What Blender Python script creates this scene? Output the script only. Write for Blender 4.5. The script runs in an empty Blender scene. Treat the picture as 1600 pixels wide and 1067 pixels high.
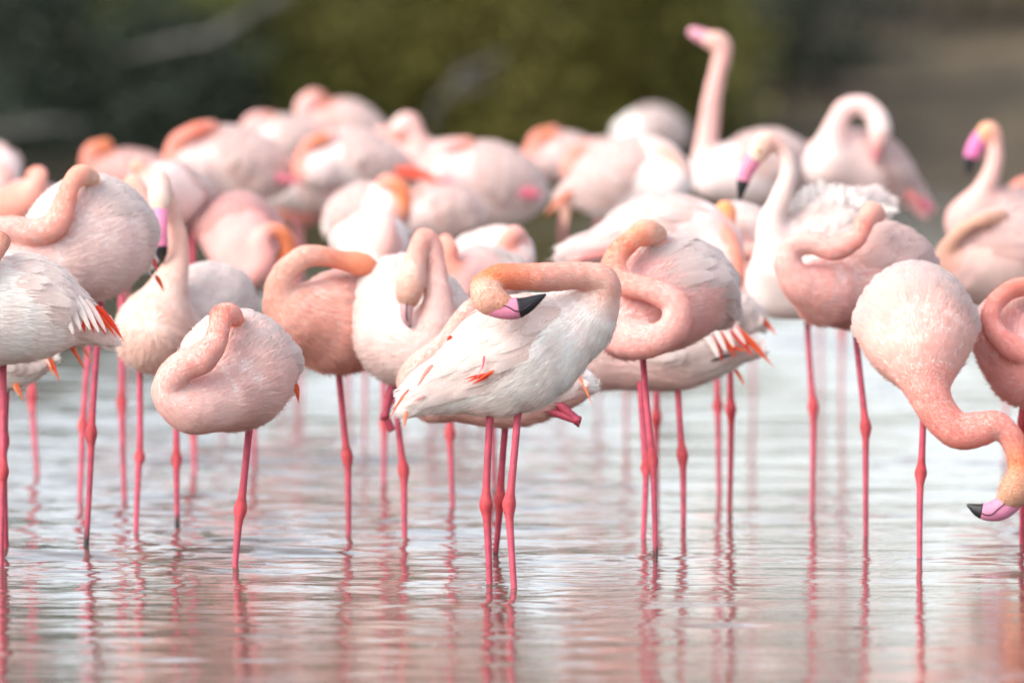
import bpy, math, random
import numpy as np
from mathutils import Vector

rng = np.random.default_rng(7)
random.seed(7)
scene = bpy.context.scene
COL = scene.collection

# ------------------------------------------------------------------ camera
F_PX = 17778.0            # focal length in pixels of a 1600 px wide frame (400 mm lens)
CAM_H = 1.84              # eye height above the water
HORIZON = -120.0          # horizon lies above the frame
PITCH = math.atan((533.5 - HORIZON) / F_PX)
cam_d = bpy.data.cameras.new('camera')
cam = bpy.data.objects.new('camera', cam_d)
COL.objects.link(cam)
cam.location = (0, 0, CAM_H)
cam.rotation_euler = (math.pi / 2 - PITCH, 0, 0)
cam_d.sensor_width = 36.0
cam_d.lens = F_PX / 1600 * 36.0
cam_d.clip_start = 0.5
cam_d.clip_end = 6000
cam_d.dof.use_dof = True
cam_d.dof.focus_distance = F_PX / 556.0
cam_d.dof.aperture_fstop = 2.8
cam_d.dof.aperture_blades = 0
scene.camera = cam

# ------------------------------------------------------------------ sky, sun, exposure
SUN_EL, SUN_AZ = math.radians(38), math.radians(-126)      # azimuth from +Y towards +X
world = bpy.data.worlds.new('World')
scene.world = world
world.use_nodes = True
wn = world.node_tree
wn.nodes.clear()
sky = wn.nodes.new('ShaderNodeTexSky')
sky.sky_type = 'NISHITA'
sky.sun_disc = False
sky.sun_elevation = SUN_EL
sky.sun_rotation = SUN_AZ
sky.altitude = 0
sky.air_density = 1.0
sky.dust_density = 1.9
sky.ozone_density = 1.0
hs = wn.nodes.new('ShaderNodeHueSaturation')
hs.inputs['Saturation'].default_value = 0.40            # thin overcast: the blue is mostly washed out
bg = wn.nodes.new('ShaderNodeBackground')
bg.inputs['Strength'].default_value = 0.15
wo = wn.nodes.new('ShaderNodeOutputWorld')
wn.links.new(sky.outputs[0], hs.inputs['Color'])
wn.links.new(hs.outputs[0], bg.inputs['Color'])
wn.links.new(bg.outputs[0], wo.inputs['Surface'])

sun_d = bpy.data.lights.new('sun', 'SUN')
sun_d.energy = 1.15
sun_d.angle = math.radians(40)
sun_d.color = (1.0, 0.89, 0.77)
sun = bpy.data.objects.new('sun', sun_d)
COL.objects.link(sun)
sdir = Vector((math.sin(SUN_AZ) * math.cos(SUN_EL), math.cos(SUN_AZ) * math.cos(SUN_EL), math.sin(SUN_EL)))
sun.rotation_euler = sdir.to_track_quat('Z', 'Y').to_euler()
sun.location = (-12, 18, 14)

scene.view_settings.view_transform = 'Standard'
scene.view_settings.look = 'None'
scene.view_settings.gamma = 1.0
scene.view_settings.use_curve_mapping = False
scene.view_settings.exposure = 1.3
scene.render.engine = 'CYCLES'
scene.cycles.use_denoising = True
scene.cycles.max_bounces = 10
scene.cycles.diffuse_bounces = 7
scene.cycles.transparent_max_bounces = 32
scene.cycles.caustics_reflective = True     # the bellies are lit by sky mirrored in the water
scene.cycles.caustics_refractive = False


def ray(px, py):
    xc = (px - 800.0) / F_PX
    yc = -(py - 533.5) / F_PX
    c, s = math.cos(PITCH), math.sin(PITCH)
    return np.array([xc, c + yc * s, -s + yc * c])


def at(px, py, Y):
    d = ray(px, py)
    return np.array([0, 0, CAM_H]) + d * (Y / d[1])


def on_water(px, py):
    d = ray(px, py)
    return np.array([0, 0, CAM_H]) + d * (CAM_H / -d[2])


# ------------------------------------------------------------------ materials
def new_mat(name):
    m = bpy.data.materials.new(name)
    m.use_nodes = True
    nt = m.node_tree
    return m, nt, nt.nodes['Principled BSDF']


def N(nt, kind, **kw):
    n = nt.nodes.new(kind)
    for k, v in kw.items():
        setattr(n, k, v)
    return n


def attr_mat(name, rough=0.8, sheen=0.0, bump=0.0, bscale=(60, 60, 60), mottling=0.12, mscale=18.0, fray=False,
             spec=0.3, sss=0.0, translucent=0.0):
    m, nt, p = new_mat(name)
    L = nt.links.new
    at_ = N(nt, 'ShaderNodeAttribute', attribute_name='Col')
    tc = N(nt, 'ShaderNodeTexCoord')
    nz = N(nt, 'ShaderNodeTexNoise')
    nz.inputs['Scale'].default_value = mscale
    nz.inputs['Detail'].default_value = 5
    L(tc.outputs['Object'], nz.inputs['Vector'])
    mr = N(nt, 'ShaderNodeMapRange')
    mr.inputs['From Min'].default_value = 0.3
    mr.inputs['From Max'].default_value = 0.7
    mr.inputs['To Min'].default_value = 1 - mottling
    mr.inputs['To Max'].default_value = 1 + mottling * 0.6
    L(nz.outputs['Fac'], mr.inputs['Value'])
    mx = N(nt, 'ShaderNodeVectorMath', operation='SCALE')
    L(at_.outputs['Color'], mx.inputs[0])
    L(mr.outputs[0], mx.inputs['Scale'])
    L(mx.outputs[0], p.inputs['Base Color'])
    p.inputs['Roughness'].default_value = rough
    p.inputs['Specular IOR Level'].default_value = spec
    p.inputs['Sheen Weight'].default_value = sheen
    p.inputs['Sheen Roughness'].default_value = 0.5
    if sss > 0:
        p.inputs['Subsurface Weight'].default_value = sss
        p.inputs['Subsurface Radius'].default_value = (0.02, 0.012, 0.008)
        p.inputs['Subsurface Scale'].default_value = 0.5
    if bump > 0:
        mp = N(nt, 'ShaderNodeMapping')
        mp.inputs['Scale'].default_value = bscale
        L(tc.outputs['Object'], mp.inputs['Vector'])
        n2 = N(nt, 'ShaderNodeTexNoise')
        n2.inputs['Scale'].default_value = 1.0
        n2.inputs['Detail'].default_value = 6
        n2.inputs['Roughness'].default_value = 0.65
        n2.inputs['Distortion'].default_value = 0.6
        L(mp.outputs[0], n2.inputs['Vector'])
        b = N(nt, 'ShaderNodeBump')
        b.inputs['Strength'].default_value = bump
        b.inputs['Distance'].default_value = 0.01
        L(n2.outputs['Fac'], b.inputs['Height'])
        L(b.outputs[0], p.inputs['Normal'])
    if fray:
        uv = N(nt, 'ShaderNodeUVMap', uv_map='UVMap')
        sp = N(nt, 'ShaderNodeSeparateXYZ')
        L(uv.outputs[0], sp.inputs[0])
        # barbs: fine streaks that lean outwards from the shaft
        ab = N(nt, 'ShaderNodeMath', operation='ABSOLUTE')
        s5 = N(nt, 'ShaderNodeMath', operation='SUBTRACT')
        fr = N(nt, 'ShaderNodeMath', operation='FRACT')
        L(sp.outputs['X'], fr.inputs[0])
        L(fr.outputs[0], s5.inputs[0])
        s5.inputs[1].default_value = 0.5
        L(s5.outputs[0], ab.inputs[0])
        cx = N(nt, 'ShaderNodeCombineXYZ')
        ln = N(nt, 'ShaderNodeMath', operation='MULTIPLY_ADD')
        L(ab.outputs[0], ln.inputs[0])
        ln.inputs[1].default_value = -0.9
        L(sp.outputs['Y'], ln.inputs[2])
        L(ln.outputs[0], cx.inputs['Y'])
        L(sp.outputs['X'], cx.inputs['X'])
        mp2 = N(nt, 'ShaderNodeMapping')
        mp2.inputs['Scale'].default_value = (9, 16, 1)
        L(cx.outputs[0], mp2.inputs['Vector'])
        n3 = N(nt, 'ShaderNodeTexNoise')
        n3.inputs['Scale'].default_value = 1.6
        n3.inputs['Detail'].default_value = 3
        L(mp2.outputs[0], n3.inputs['Vector'])
        # edge distance: 1 at tip or rim
        e1 = N(nt, 'ShaderNodeMath', operation='MULTIPLY')
        L(ab.outputs[0], e1.inputs[0])
        e1.inputs[1].default_value = 2.0
        e2 = N(nt, 'ShaderNodeMath', operation='MAXIMUM')
        L(e1.outputs[0], e2.inputs[0])
        L(sp.outputs['Y'], e2.inputs[1])
        e3 = N(nt, 'ShaderNodeMath', operation='MULTIPLY_ADD')
        L(n3.outputs['Fac'], e3.inputs[0])
        e3.inputs[1].default_value = 0.7
        e3.inputs[2].default_value = -0.38
        e4 = N(nt, 'ShaderNodeMath', operation='ADD')
        L(e2.outputs[0], e4.inputs[0])
        L(e3.outputs[0], e4.inputs[1])
        a = N(nt, 'ShaderNodeMapRange', interpolation_type='SMOOTHSTEP')
        a.inputs['From Min'].default_value = 0.78
        a.inputs['From Max'].default_value = 1.02
        a.inputs['To Min'].default_value = 1
        a.inputs['To Max'].default_value = 0
        L(e4.outputs[0], a.inputs['Value'])
        L(a.outputs[0], p.inputs['Alpha'])
    if translucent > 0:
        out = nt.nodes['Material Output']
        tr = N(nt, 'ShaderNodeBsdfTranslucent')
        L(mx.outputs[0], tr.inputs['Color'])
        ms = N(nt, 'ShaderNodeMixShader')
        ms.inputs[0].default_value = translucent
        L(p.outputs[0], ms.inputs[1])
        L(tr.outputs[0], ms.inputs[2])
        if fray:
            # keep the frayed rim see-through for the translucent share as well
            tp = N(nt, 'ShaderNodeBsdfTransparent')
            m2 = N(nt, 'ShaderNodeMixShader')
            p.inputs['Alpha'].default_value = 1.0
            for l in list(p.inputs['Alpha'].links):
                nt.links.remove(l)
            L(a.outputs[0], m2.inputs[0])
            L(tp.outputs[0], m2.inputs[1])
            L(ms.outputs[0], m2.inputs[2])
            L(m2.outputs[0], out.inputs['Surface'])
        else:
            L(ms.outputs[0], out.inputs['Surface'])
    return m


M_PLUM = attr_mat('plumage', rough=0.85, sheen=0.25, bump=0.55, bscale=(55, 90, 130), mottling=0.07, sss=0.15)
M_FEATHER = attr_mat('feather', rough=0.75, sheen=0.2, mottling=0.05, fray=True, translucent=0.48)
M_QUILL = attr_mat('flight_feather', rough=0.55, mottling=0.1, fray=True, translucent=0.3)
M_DOWN = attr_mat('down', rough=0.9, mottling=0.03, translucent=0.5, spec=0.1)
M_LEG = attr_mat('leg_skin', rough=0.5, bump=0.4, bscale=(260, 260, 120), mottling=0.3, mscale=30, spec=0.4)
M_BEAK = attr_mat('beak_horn', rough=0.5, bump=0.15, bscale=(90, 90, 90), mottling=0.1, mscale=40, spec=0.5)
M_EYE = attr_mat('eye', rough=0.15, mottling=0.02, spec=0.6)


# ------------------------------------------------------------------ mesh helpers
def mesh_obj(name, verts, faces, cols, mat, parent=None, smooth=True, uv=None):
    me = bpy.data.meshes.new(name)
    verts = np.asarray(verts, dtype=np.float32)
    faces = np.asarray(faces, dtype=np.int32)
    k = faces.shape[1]
    me.vertices.add(len(verts))
    me.vertices.foreach_set('co', verts.ravel())
    me.loops.add(faces.size)
    me.loops.foreach_set('vertex_index', faces.ravel())
    me.polygons.add(len(faces))
    me.polygons.foreach_set('loop_start', np.arange(0, faces.size, k, dtype=np.int32))
    me.polygons.foreach_set('use_smooth', np.full(len(faces), smooth, dtype=bool))
    me.update(calc_edges=True)
    me.validate()
    if cols is not None:
        cols = np.asarray(cols, dtype=np.float32)
        if cols.ndim == 1:
            cols = np.tile(cols, (len(verts), 1))
        a = me.attributes.new('Col', 'FLOAT_COLOR', 'POINT')
        c4 = np.ones((len(verts), 4), dtype=np.float32)
        c4[:, :3] = np.clip(cols, 0, 1)
        a.data.foreach_set('color', c4.ravel())
    if uv is not None:
        l = me.uv_layers.new(name='UVMap')
        l.data.foreach_set('uv', np.asarray(uv, dtype=np.float32)[faces.ravel()].ravel())
    if mat:
        me.materials.append(mat)
    o = bpy.data.objects.new(name, me)
    COL.objects.link(o)
    if parent is not None:
        o.parent = parent
    return o


def catmull(P, n):
    P = np.asarray(P, dtype=float)
    if len(P) < 3:
        t = np.linspace(0, 1, n)[:, None]
        return P[0] * (1 - t) + P[-1] * t
    Q = np.vstack([2 * P[0] - P[1], P, 2 * P[-1] - P[-2]])
    seg = np.linalg.norm(np.diff(P[:, :3], axis=0), axis=1) ** 0.5 + 1e-6
    T = np.concatenate([[0], np.cumsum(seg)])
    out = []
    for x in np.linspace(0, T[-1], n):
        i = min(max(np.searchsorted(T, x) - 1, 0), len(P) - 2)
        t = (x - T[i]) / seg[i]
        a, b, c, d = Q[i], Q[i + 1], Q[i + 2], Q[i + 3]
        out.append(0.5 * (2 * b + (c - a) * t + (2 * a - 5 * b + 4 * c - d) * t * t + (3 * b - a - 3 * c + d) * t ** 3))
    out = np.array(out)
    if out.shape[1] > 3:
        out[:, 3] = np.clip(out[:, 3], P[:, 3].min() * 0.9, P[:, 3].max() * 1.05)
    return out


def tube(path, sides=12, ell=1.0, ell_dir=None):
    """swept tube through path rows (x,y,z,r) -> verts, quads, ring index"""
    path = np.asarray(path, dtype=float)
    C, R = path[:, :3], path[:, 3]
    T = np.gradient(C, axis=0)
    T /= np.linalg.norm(T, axis=1)[:, None] + 1e-9
    ref = np.array([0, 1.0, 0]) if ell_dir is None else np.asarray(ell_dir, float)
    V = []
    for i in range(len(C)):
        b = ref - T[i] * np.dot(ref, T[i])
        if np.linalg.norm(b) < 1e-3:
            b = np.array([1.0, 0, 0]) - T[i] * T[i][0]
        b /= np.linalg.norm(b)
        n = np.cross(T[i], b)
        a = np.linspace(0, 2 * math.pi, sides, endpoint=False)
        V.append(C[i] + R[i] * (np.cos(a)[:, None] * n + ell * np.sin(a)[:, None] * b))
    V = np.concatenate(V)
    n = len(C)
    i, j = np.meshgrid(np.arange(n - 1), np.arange(sides), indexing='ij')
    i, j = i.ravel(), j.ravel()
    j2 = (j + 1) % sides
    Fq = np.stack([i * sides + j, i * sides + j2, (i + 1) * sides + j2, (i + 1) * sides + j], 1)
    # caps as degenerate-free fans of quads on a centre vertex
    c0, c1 = len(V), len(V) + 1
    V = np.vstack([V, C[0], C[-1]])
    h = np.arange(0, sides, 2)
    cap0 = np.stack([np.full(len(h), c0), (h + 2) % sides, (h + 1) % sides, h], 1)
    b0 = (n - 1) * sides
    cap1 = np.stack([np.full(len(h), c1), b0 + h, b0 + (h + 1) % sides, b0 + (h + 2) % sides], 1)
    ring = np.concatenate([np.repeat(np.arange(n), sides), [0, n - 1]])
    return V, np.vstack([Fq, cap0, cap1]), ring / (n - 1)


# ------------------------------------------------------------------ implicit body surface
def seg_sdf(P, A, B, ra, rb):
    ab = B - A
    t = np.clip(((P - A) @ ab) / (ab @ ab + 1e-9), 0, 1)
    q = P - A - t[..., None] * ab
    return np.sqrt((q * q).sum(-1)) - (ra + (rb - ra) * t)


def chain_sdf(P, S):
    d = np.full(P.shape[:-1], 1e6)
    for k in range(len(S) - 1):
        d = np.minimum(d, seg_sdf(P, S[k, :3], S[k + 1, :3], S[k, 3], S[k + 1, 3]))
    return d


def smin(a, b, k):
    h = np.clip(0.5 + 0.5 * (b - a) / k, 0, 1)
    return b * (1 - h) + a * h - k * h * (1 - h)


def surface_nets(D, org, h):
    nx, ny, nz = D.shape
    s = D < 0
    cs = np.zeros((nx - 1, ny - 1, nz - 1), dtype=np.int8)
    for a in (0, 1):
        for b in (0, 1):
            for c in (0, 1):
                cs += s[a:nx - 1 + a, b:ny - 1 + b, c:nz - 1 + c]
    act = (cs > 0) & (cs < 8)
    idx = np.full(act.shape, -1, dtype=np.int64)
    I = np.argwhere(act)
    idx[act] = np.arange(len(I))
    acc = np.zeros((len(I), 3))
    cnt = np.zeros(len(I))
    corners = [(a, b, c) for a in (0, 1) for b in (0, 1) for c in (0, 1)]
    for ca in corners:
        for ax in range(3):
            if ca[ax] == 1:
                continue
            cb = list(ca)
            cb[ax] = 1
            da = D[I[:, 0] + ca[0], I[:, 1] + ca[1], I[:, 2] + ca[2]]
            db = D[I[:, 0] + cb[0], I[:, 1] + cb[1], I[:, 2] + cb[2]]
            m = (da < 0) != (db < 0)
            t = np.where(m, da / (da - db + 1e-12), 0)
            p = np.tile(np.array(ca, float), (len(I), 1))
            p[:, ax] += t
            acc[m] += p[m]
            cnt[m] += 1
    V = (I + acc / np.maximum(cnt, 1)[:, None]) * h + org
    quads = []
    for ax in range(3):
        o1, o2 = [(1, 2), (2, 0), (0, 1)][ax]
        sl0 = [slice(None)] * 3
        sl1 = [slice(None)] * 3
        sl0[ax] = slice(0, -1)
        sl1[ax] = slice(1, None)
        c = s[tuple(sl0)] != s[tuple(sl1)]
        E = np.argwhere(c)
        ok = (E[:, o1] > 0) & (E[:, o2] > 0) & (E[:, o1] < D.shape[o1] - 1) & (E[:, o2] < D.shape[o2] - 1)
        E = E[ok]
        ins = s[tuple(sl0)][E[:, 0], E[:, 1], E[:, 2]]

        def cell(d1, d2):
            Q = E.copy()
            Q[:, o1] -= d1
            Q[:, o2] -= d2
            return idx[Q[:, 0], Q[:, 1], Q[:, 2]]
        q = np.stack([cell(1, 1), cell(0, 1), cell(0, 0), cell(1, 0)], 1)
        q[~ins] = q[~ins][:, ::-1]
        quads.append(q)
    Q = np.vstack(quads)
    return V, Q[(Q >= 0).all(1)]


def smooth_mesh(V, Q, it, f=0.5):
    e = np.vstack([Q[:, [0, 1]], Q[:, [1, 2]], Q[:, [2, 3]], Q[:, [3, 0]]])
    for _ in range(it):
        S = np.zeros_like(V)
        c = np.zeros(len(V))
        np.add.at(S, e[:, 0], V[e[:, 1]])
        np.add.at(c, e[:, 0], 1)
        V = V + f * (S / np.maximum(c, 1)[:, None] - V)
    return V


def wob(P, s, seed):
    r = np.random.default_rng(seed)
    o = np.zeros(P.shape[:-1])
    for _ in range(5):
        k = r.normal(size=3) / s
        o += np.sin(P @ k + r.uniform(0, 6.28))
    return o / 5


def rich(c):
    c = np.asarray(c, float)
    l = c.mean(-1, keepdims=True)
    s0 = c.max(-1, keepdims=True) - c.min(-1, keepdims=True)
    c = np.clip(l + (c - l) * (0.92 + 0.42 * s0), 0.004, 0.93)
    sat = (c.max(-1, keepdims=True) - c.min(-1, keepdims=True))
    return c * (1 - sat * np.array([0.02, 0.22, 0.04]))


def lerp_cols(stops, t):
    ts = [s[0] for s in stops]
    cs = rich(np.array([s[1] for s in stops]))
    return np.stack([np.interp(t, ts, cs[:, i]) for i in range(3)], -1)


# plumage colours (linear albedo)
WHITE = (0.90, 0.84, 0.80)
PINKW = (0.88, 0.75, 0.69)
BLUSH = (0.82, 0.52, 0.45)
PEACH = (0.81, 0.40, 0.30)
BEIGE = (0.79, 0.50, 0.40)
TAN = (0.68, 0.41, 0.29)
ORANGE = (0.74, 0.28, 0.14)
CORAL = (0.76, 0.34, 0.25)
RED = (0.70, 0.05, 0.02)
ROSE = (0.72, 0.16, 0.24)
LEGC = (0.47, 0.062, 0.105)
LEGR = (0.52, 0.042, 0.028)
LEGM = (0.42, 0.07, 0.15)
BILL = (0.66, 0.22, 0.34)
BILLM = (0.60, 0.36, 0.38)
BLACK = (0.012, 0.012, 0.015)


def flamingo(label, s, torso, neck, beak=None, legs=(), quills=(), body=WHITE, breast=None, neckc=None, wing=WHITE,
             fold=(), eye=None, flat=0.85, fine=False, lift=1.0, group='flamingos wading in the shallow lake',
             tip=0.62, bill=BILL, tailc=None, wspan=1.0, wu=(0.16, 0.93), seed=0, wingless=False, nbase=0.16, tail=1.0):
    rs = np.random.default_rng(seed + int(abs(torso[0][0]) * 13 + torso[0][1]))
    Y0 = F_PX / s * math.cos(PITCH)
    breast = breast or body
    if s < 470:                             # farther birds: self-shade of the missing down put into darker, pinker colours
        body, breast, wing = (tuple(np.array(c_) * np.array([0.93, 0.86, 0.85])) for c_ in (body, breast, wing))
    tailc = tailc or wing
    # local pixel frame: x right, y away, z up, about the middle of the torso
    mid = torso[len(torso) // 2]
    ref = at(mid[0], mid[1], Y0)
    def loc(rows):
        a = np.array([(p[0] - mid[0], p[2], mid[1] - p[1], p[3]) for p in rows], float)
        return a
    base_x = on_water(legs[0][2][0], legs[0][2][1]) if legs else np.array([ref[0], Y0, 0])
    root = bpy.data.objects.new('flamingo', None)
    COL.objects.link(root)
    root.empty_display_size = 0.1
    root.location = (base_x[0], base_x[1], 0)
    root['label'] = label
    root['category'] = 'flamingo'
    root['group'] = group
    off = ref - np.array([base_x[0], base_x[1], 0])

    def to_m(P):                        # local pixels -> metres in the root frame
        return np.asarray(P)[..., :3] / s + off

    T = catmull(loc(torso), 14)
    NK = catmull(loc(neck), max(18, len(neck) * 5))
    yc = T[:, 1].mean()

    def warp(P):
        Q = np.array(P, float)
        Q[..., 1] = (Q[..., 1] - yc) / flat + yc
        return Q

    def unwarp(P):
        Q = np.array(P, float)
        Q[..., 1] = (Q[..., 1] - yc) * flat + yc
        return Q
    TW = T.copy()
    TW[:, :3] = warp(T[:, :3])
    # folded wings swell out of the flanks
    LOB = []
    if not wingless:
        ax_ = TW[-1, :3] - TW[0, :3]
        arc0 = np.concatenate([[0], np.cumsum(np.linalg.norm(np.diff(TW[:, :3], axis=0), axis=1))])
        tg = np.gradient(TW[:, :3], axis=0)
        for sg in (1, -1):
            pts = []
            for (u_, v_, k_, pr_) in ((0.20, 78, 0.40, 0), (0.36, 84, 0.52, 7), (0.55, 76, 0.55, 9), (0.74, 52, 0.55, 8), (0.92, 26, 0.6, 6)):
                x_ = u_ * arc0[-1]
                C_ = np.array([np.interp(x_, arc0, TW[:, i]) for i in range(4)])
                A_ = np.array([np.interp(x_, arc0, tg[:, i]) for i in range(3)])
                A_ /= np.linalg.norm(A_)
                up_ = np.array([0, 0, 1.0]) - A_ * A_[2]
                up_ /= np.linalg.norm(up_)
                sd_ = np.cross(A_, up_)
                vv = sg * math.radians(v_ * wspan)
                rl = C_[3] * k_
                dd_ = math.cos(vv) * up_ + math.sin(vv) * sd_
                pts.append(np.append(C_[:3] + dd_ * (C_[3] - rl + pr_ * s / 540.0), rl))
            LOB.append(catmull(np.array(pts), 8))

    def torso_sdf(P):
        d_ = chain_sdf(P, TW)
        for lb in LOB:
            d_ = smin(d_, chain_sdf(P, lb), 5.0)
        return d_
    # ---- body + neck + head: one continuous surface
    h = 4.2 if fine else (5.0 if s > 470 else 6.0)
    allp = np.vstack([T, NK])
    lo = (allp[:, :3] - allp[:, 3:4]).min(0) - 4 * h
    hi = (allp[:, :3] + allp[:, 3:4]).max(0) + 4 * h
    n = np.ceil((hi - lo) / h).astype(int) + 1
    ax = [lo[i] + h * np.arange(n[i]) for i in range(3)]
    G = np.stack(np.meshgrid(*ax, indexing='ij'), -1)
    D = torso_sdf(warp(G)) + 1.8 * wob(G, 22, seed + 1)
    nb = max(4, int(len(NK) * nbase))

    def local_min(chain, D0):
        for k in range(len(chain) - 1):
            A, B = chain[k], chain[k + 1]
            m = max(A[3], B[3]) + 26
            l2 = np.minimum(A[:3], B[:3]) - m
            h2 = np.maximum(A[:3], B[:3]) + m
            i0 = np.clip(((l2 - lo) / h).astype(int), 0, n)
            i1 = np.clip(((h2 - lo) / h).astype(int) + 2, 0, n)
            sl = tuple(slice(i0[q], i1[q]) for q in range(3))
            D0[sl] = np.minimum(D0[sl], seg_sdf(G[sl], A[:3], B[:3], A[3], B[3]))
        return D0
    DB = local_min(NK[:nb + 1], np.full(D.shape, 60.0))
    DN = local_min(NK[nb:], np.full(D.shape, 60.0))
    nw = 1.5 * wob(G, 11, seed + 9) + 0.8 * wob(G, 5, seed + 12)
    DB, DN = DB + nw, DN + nw
    D = smin(D, DB, 24.0)
    D = smin(D, DN, 1.5)
    V, Q = surface_nets(D, lo, h)
    V = smooth_mesh(V, Q, 2, 0.45)
    # colour by position: breast to tail along the torso, base to head along the neck
    dn = np.linalg.norm(V[:, None, :] - NK[None, :, :3], axis=2) - NK[None, :, 3]
    kn = dn.argmin(1)
    dnm = dn.min(1)
    tn = kn / (len(NK) - 1)
    du = np.linalg.norm(warp(V)[:, None, :] - TW[None, :, :3], axis=2)
    tu = (du - TW[None, :, 3]).argmin(1) / (len(T) - 1)
    dt = (du - TW[None, :, 3]).min(1)
    cb = lerp_cols([(0, breast), (0.35, breast), (0.6, body), (0.85, body), (1, tailc)], tu)
    if neckc is None:
        neckc = [(0, breast), (0.3, BEIGE), (0.75, BEIGE), (0.9, TAN), (1, TAN)]
    cn = lerp_cols(neckc, tn)
    w = np.clip((dt - dnm) / 14 + 0.5, 0, 1)
    w = np.where(tn < 0.02, w * 0.2, w)
    cols = cb * (1 - w[:, None]) + cn * w[:, None]
    cols = cols * (1 + 0.05 * wob(V, 12, seed + 5)[:, None] * np.array([0.3, 1, 1]))
    mesh_obj('body', to_m(V), Q, cols, M_PLUM, root)
    # ---- wings: rows of overlapping feathers that follow the flank
    L = np.linalg.norm(np.diff(TW[:, :3], axis=0), axis=1)
    arc = np.concatenate([[0], np.cumsum(L)])
    Ltot = arc[-1]
    Taxis = np.gradient(TW[:, :3], axis=0)
    Taxis /= np.linalg.norm(Taxis, axis=1)[:, None]

    def frame(u):
        x = np.asarray(u) * Ltot
        C = np.stack([np.interp(x, arc, TW[:, i]) for i in range(3)], -1)
        A = np.stack([np.interp(x, arc, Taxis[:, i]) for i in range(3)], -1)
        A /= np.linalg.norm(A, axis=-1, keepdims=True)
        over = np.maximum(x - Ltot, 0)
        C = C + A * over[..., None]
        up = np.array([0, 0, 1.0]) - A * A[..., 2:3]
        up /= np.linalg.norm(up, axis=-1, keepdims=True) + 1e-6
        side = np.cross(A, up)
        return C, up, side, over

    if s > 500:                             # short down that lies along the neck and body
        e1 = V[Q[:, 2]] - V[Q[:, 0]]
        e2 = V[Q[:, 3]] - V[Q[:, 1]]
        nr = np.cross(e1, e2)
        ar = np.linalg.norm(nr, axis=1)
        nh = 60000 if fine else 26000
        fi = rs.choice(len(Q), nh, p=ar * (1 + 2.5 * w[Q[:, 0]]) / (ar * (1 + 2.5 * w[Q[:, 0]])).sum())
        a_, b_ = rs.uniform(size=(2, nh, 1))
        P0 = (V[Q[fi, 0]] * (1 - a_) + V[Q[fi, 1]] * a_) * (1 - b_) + (V[Q[fi, 3]] * (1 - a_) + V[Q[fi, 2]] * a_) * b_
        nn = nr[fi] / (ar[fi][:, None] + 1e-9)
        vi = Q[fi, 0]
        tgn = -np.gradient(NK[:, :3], axis=0)
        tgn /= np.linalg.norm(tgn, axis=1)[:, None] + 1e-9
        tgt = np.gradient(T[:, :3], axis=0)
        tgt /= np.linalg.norm(tgt, axis=1)[:, None]
        fl = tgt[np.round(tu[vi] * (len(T) - 1)).astype(int)] * (1 - w[vi, None]) + tgn[kn[vi]] * w[vi, None]
        fl = fl - nn * (fl * nn).sum(1, keepdims=True)
        fl /= np.linalg.norm(fl, axis=1)[:, None] + 1e-6
        PW = warp(P0)
        Cf, upf, sdf_, _ = frame(tu[vi])
        rel = PW - Cf
        va = np.abs(np.arctan2((rel * sdf_).sum(1), (rel * upf).sum(1)))
        fw = np.clip((tu[vi] - wu[0]) / (wu[1] - wu[0]), 0, 1)
        vw = np.radians(62 + 48 * np.sin(np.minimum(1, fw * 1.15) * math.pi * 0.8)) * wspan
        onw = ((va < vw) & (tu[vi] > wu[0] + 0.2) & (w[vi] < 0.5))[:, None]
        body_ = 1 - w[vi, None]
        ln_ = rs.uniform(4, 8, (nh, 1)) * (1 - body_) + rs.uniform(11, 24, (nh, 1)) * body_
        dv_ = fl + nn * np.where(onw, rs.uniform(0.0, 0.06, (nh, 1)), rs.uniform(0.02, 0.13, (nh, 1)) + 0.04 * (1 - body_)) + rs.normal(0, 0.085, (nh, 3))
        dv_ -= np.array([0, 0, 0.12]) * body_
        sd_ = np.cross(nn, dv_)
        sd_ /= np.linalg.norm(sd_, axis=1)[:, None] + 1e-6
        hw = rs.uniform(0.5, 1.0, (nh, 1)) * (1 + 0.9 * body_)
        ln_ = np.where(onw & (rs.uniform(size=(nh, 1)) < 0.9), 0.01, ln_)
        ln_ = ln_ * np.where((w[vi] > 0.5) & (tn[vi] > 0.8), 0.6, 1.0)[:, None]
        tri = np.stack([P0 - sd_ * hw - nn * 0.5, P0 + sd_ * hw - nn * 0.5, P0 + dv_ * ln_], 1).reshape(-1, 3)
        hc = np.clip(cols[vi] * rs.normal(1.13, 0.035, (nh, 1)), 0, 0.96)
        o = mesh_obj('down', to_m(tri), np.arange(nh * 3).reshape(-1, 3), np.repeat(hc, 3, 0), M_DOWN, root)
        o['kind'] = 'stuff'


    def cast(u, v, o):
        C, up, side, over = frame(u)
        d = np.cos(v)[..., None] * up + np.sin(v)[..., None] * side
        a = np.zeros(u.shape)
        b = np.full(u.shape, TW[:, 3].max() * 1.5)
        for _ in range(9):
            m = 0.5 * (a + b)
            inside = torso_sdf(C + d * m[..., None]) < 0
            a = np.where(inside, m, a)
            b = np.where(inside, b, m)
        R = np.where(over > 0, max(TW[-1, 3], 11) * np.clip(1 - over / 120, 0.5, 1), a)
        return C + d * (R + o)[..., None]

    fs = s / 540.0

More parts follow.
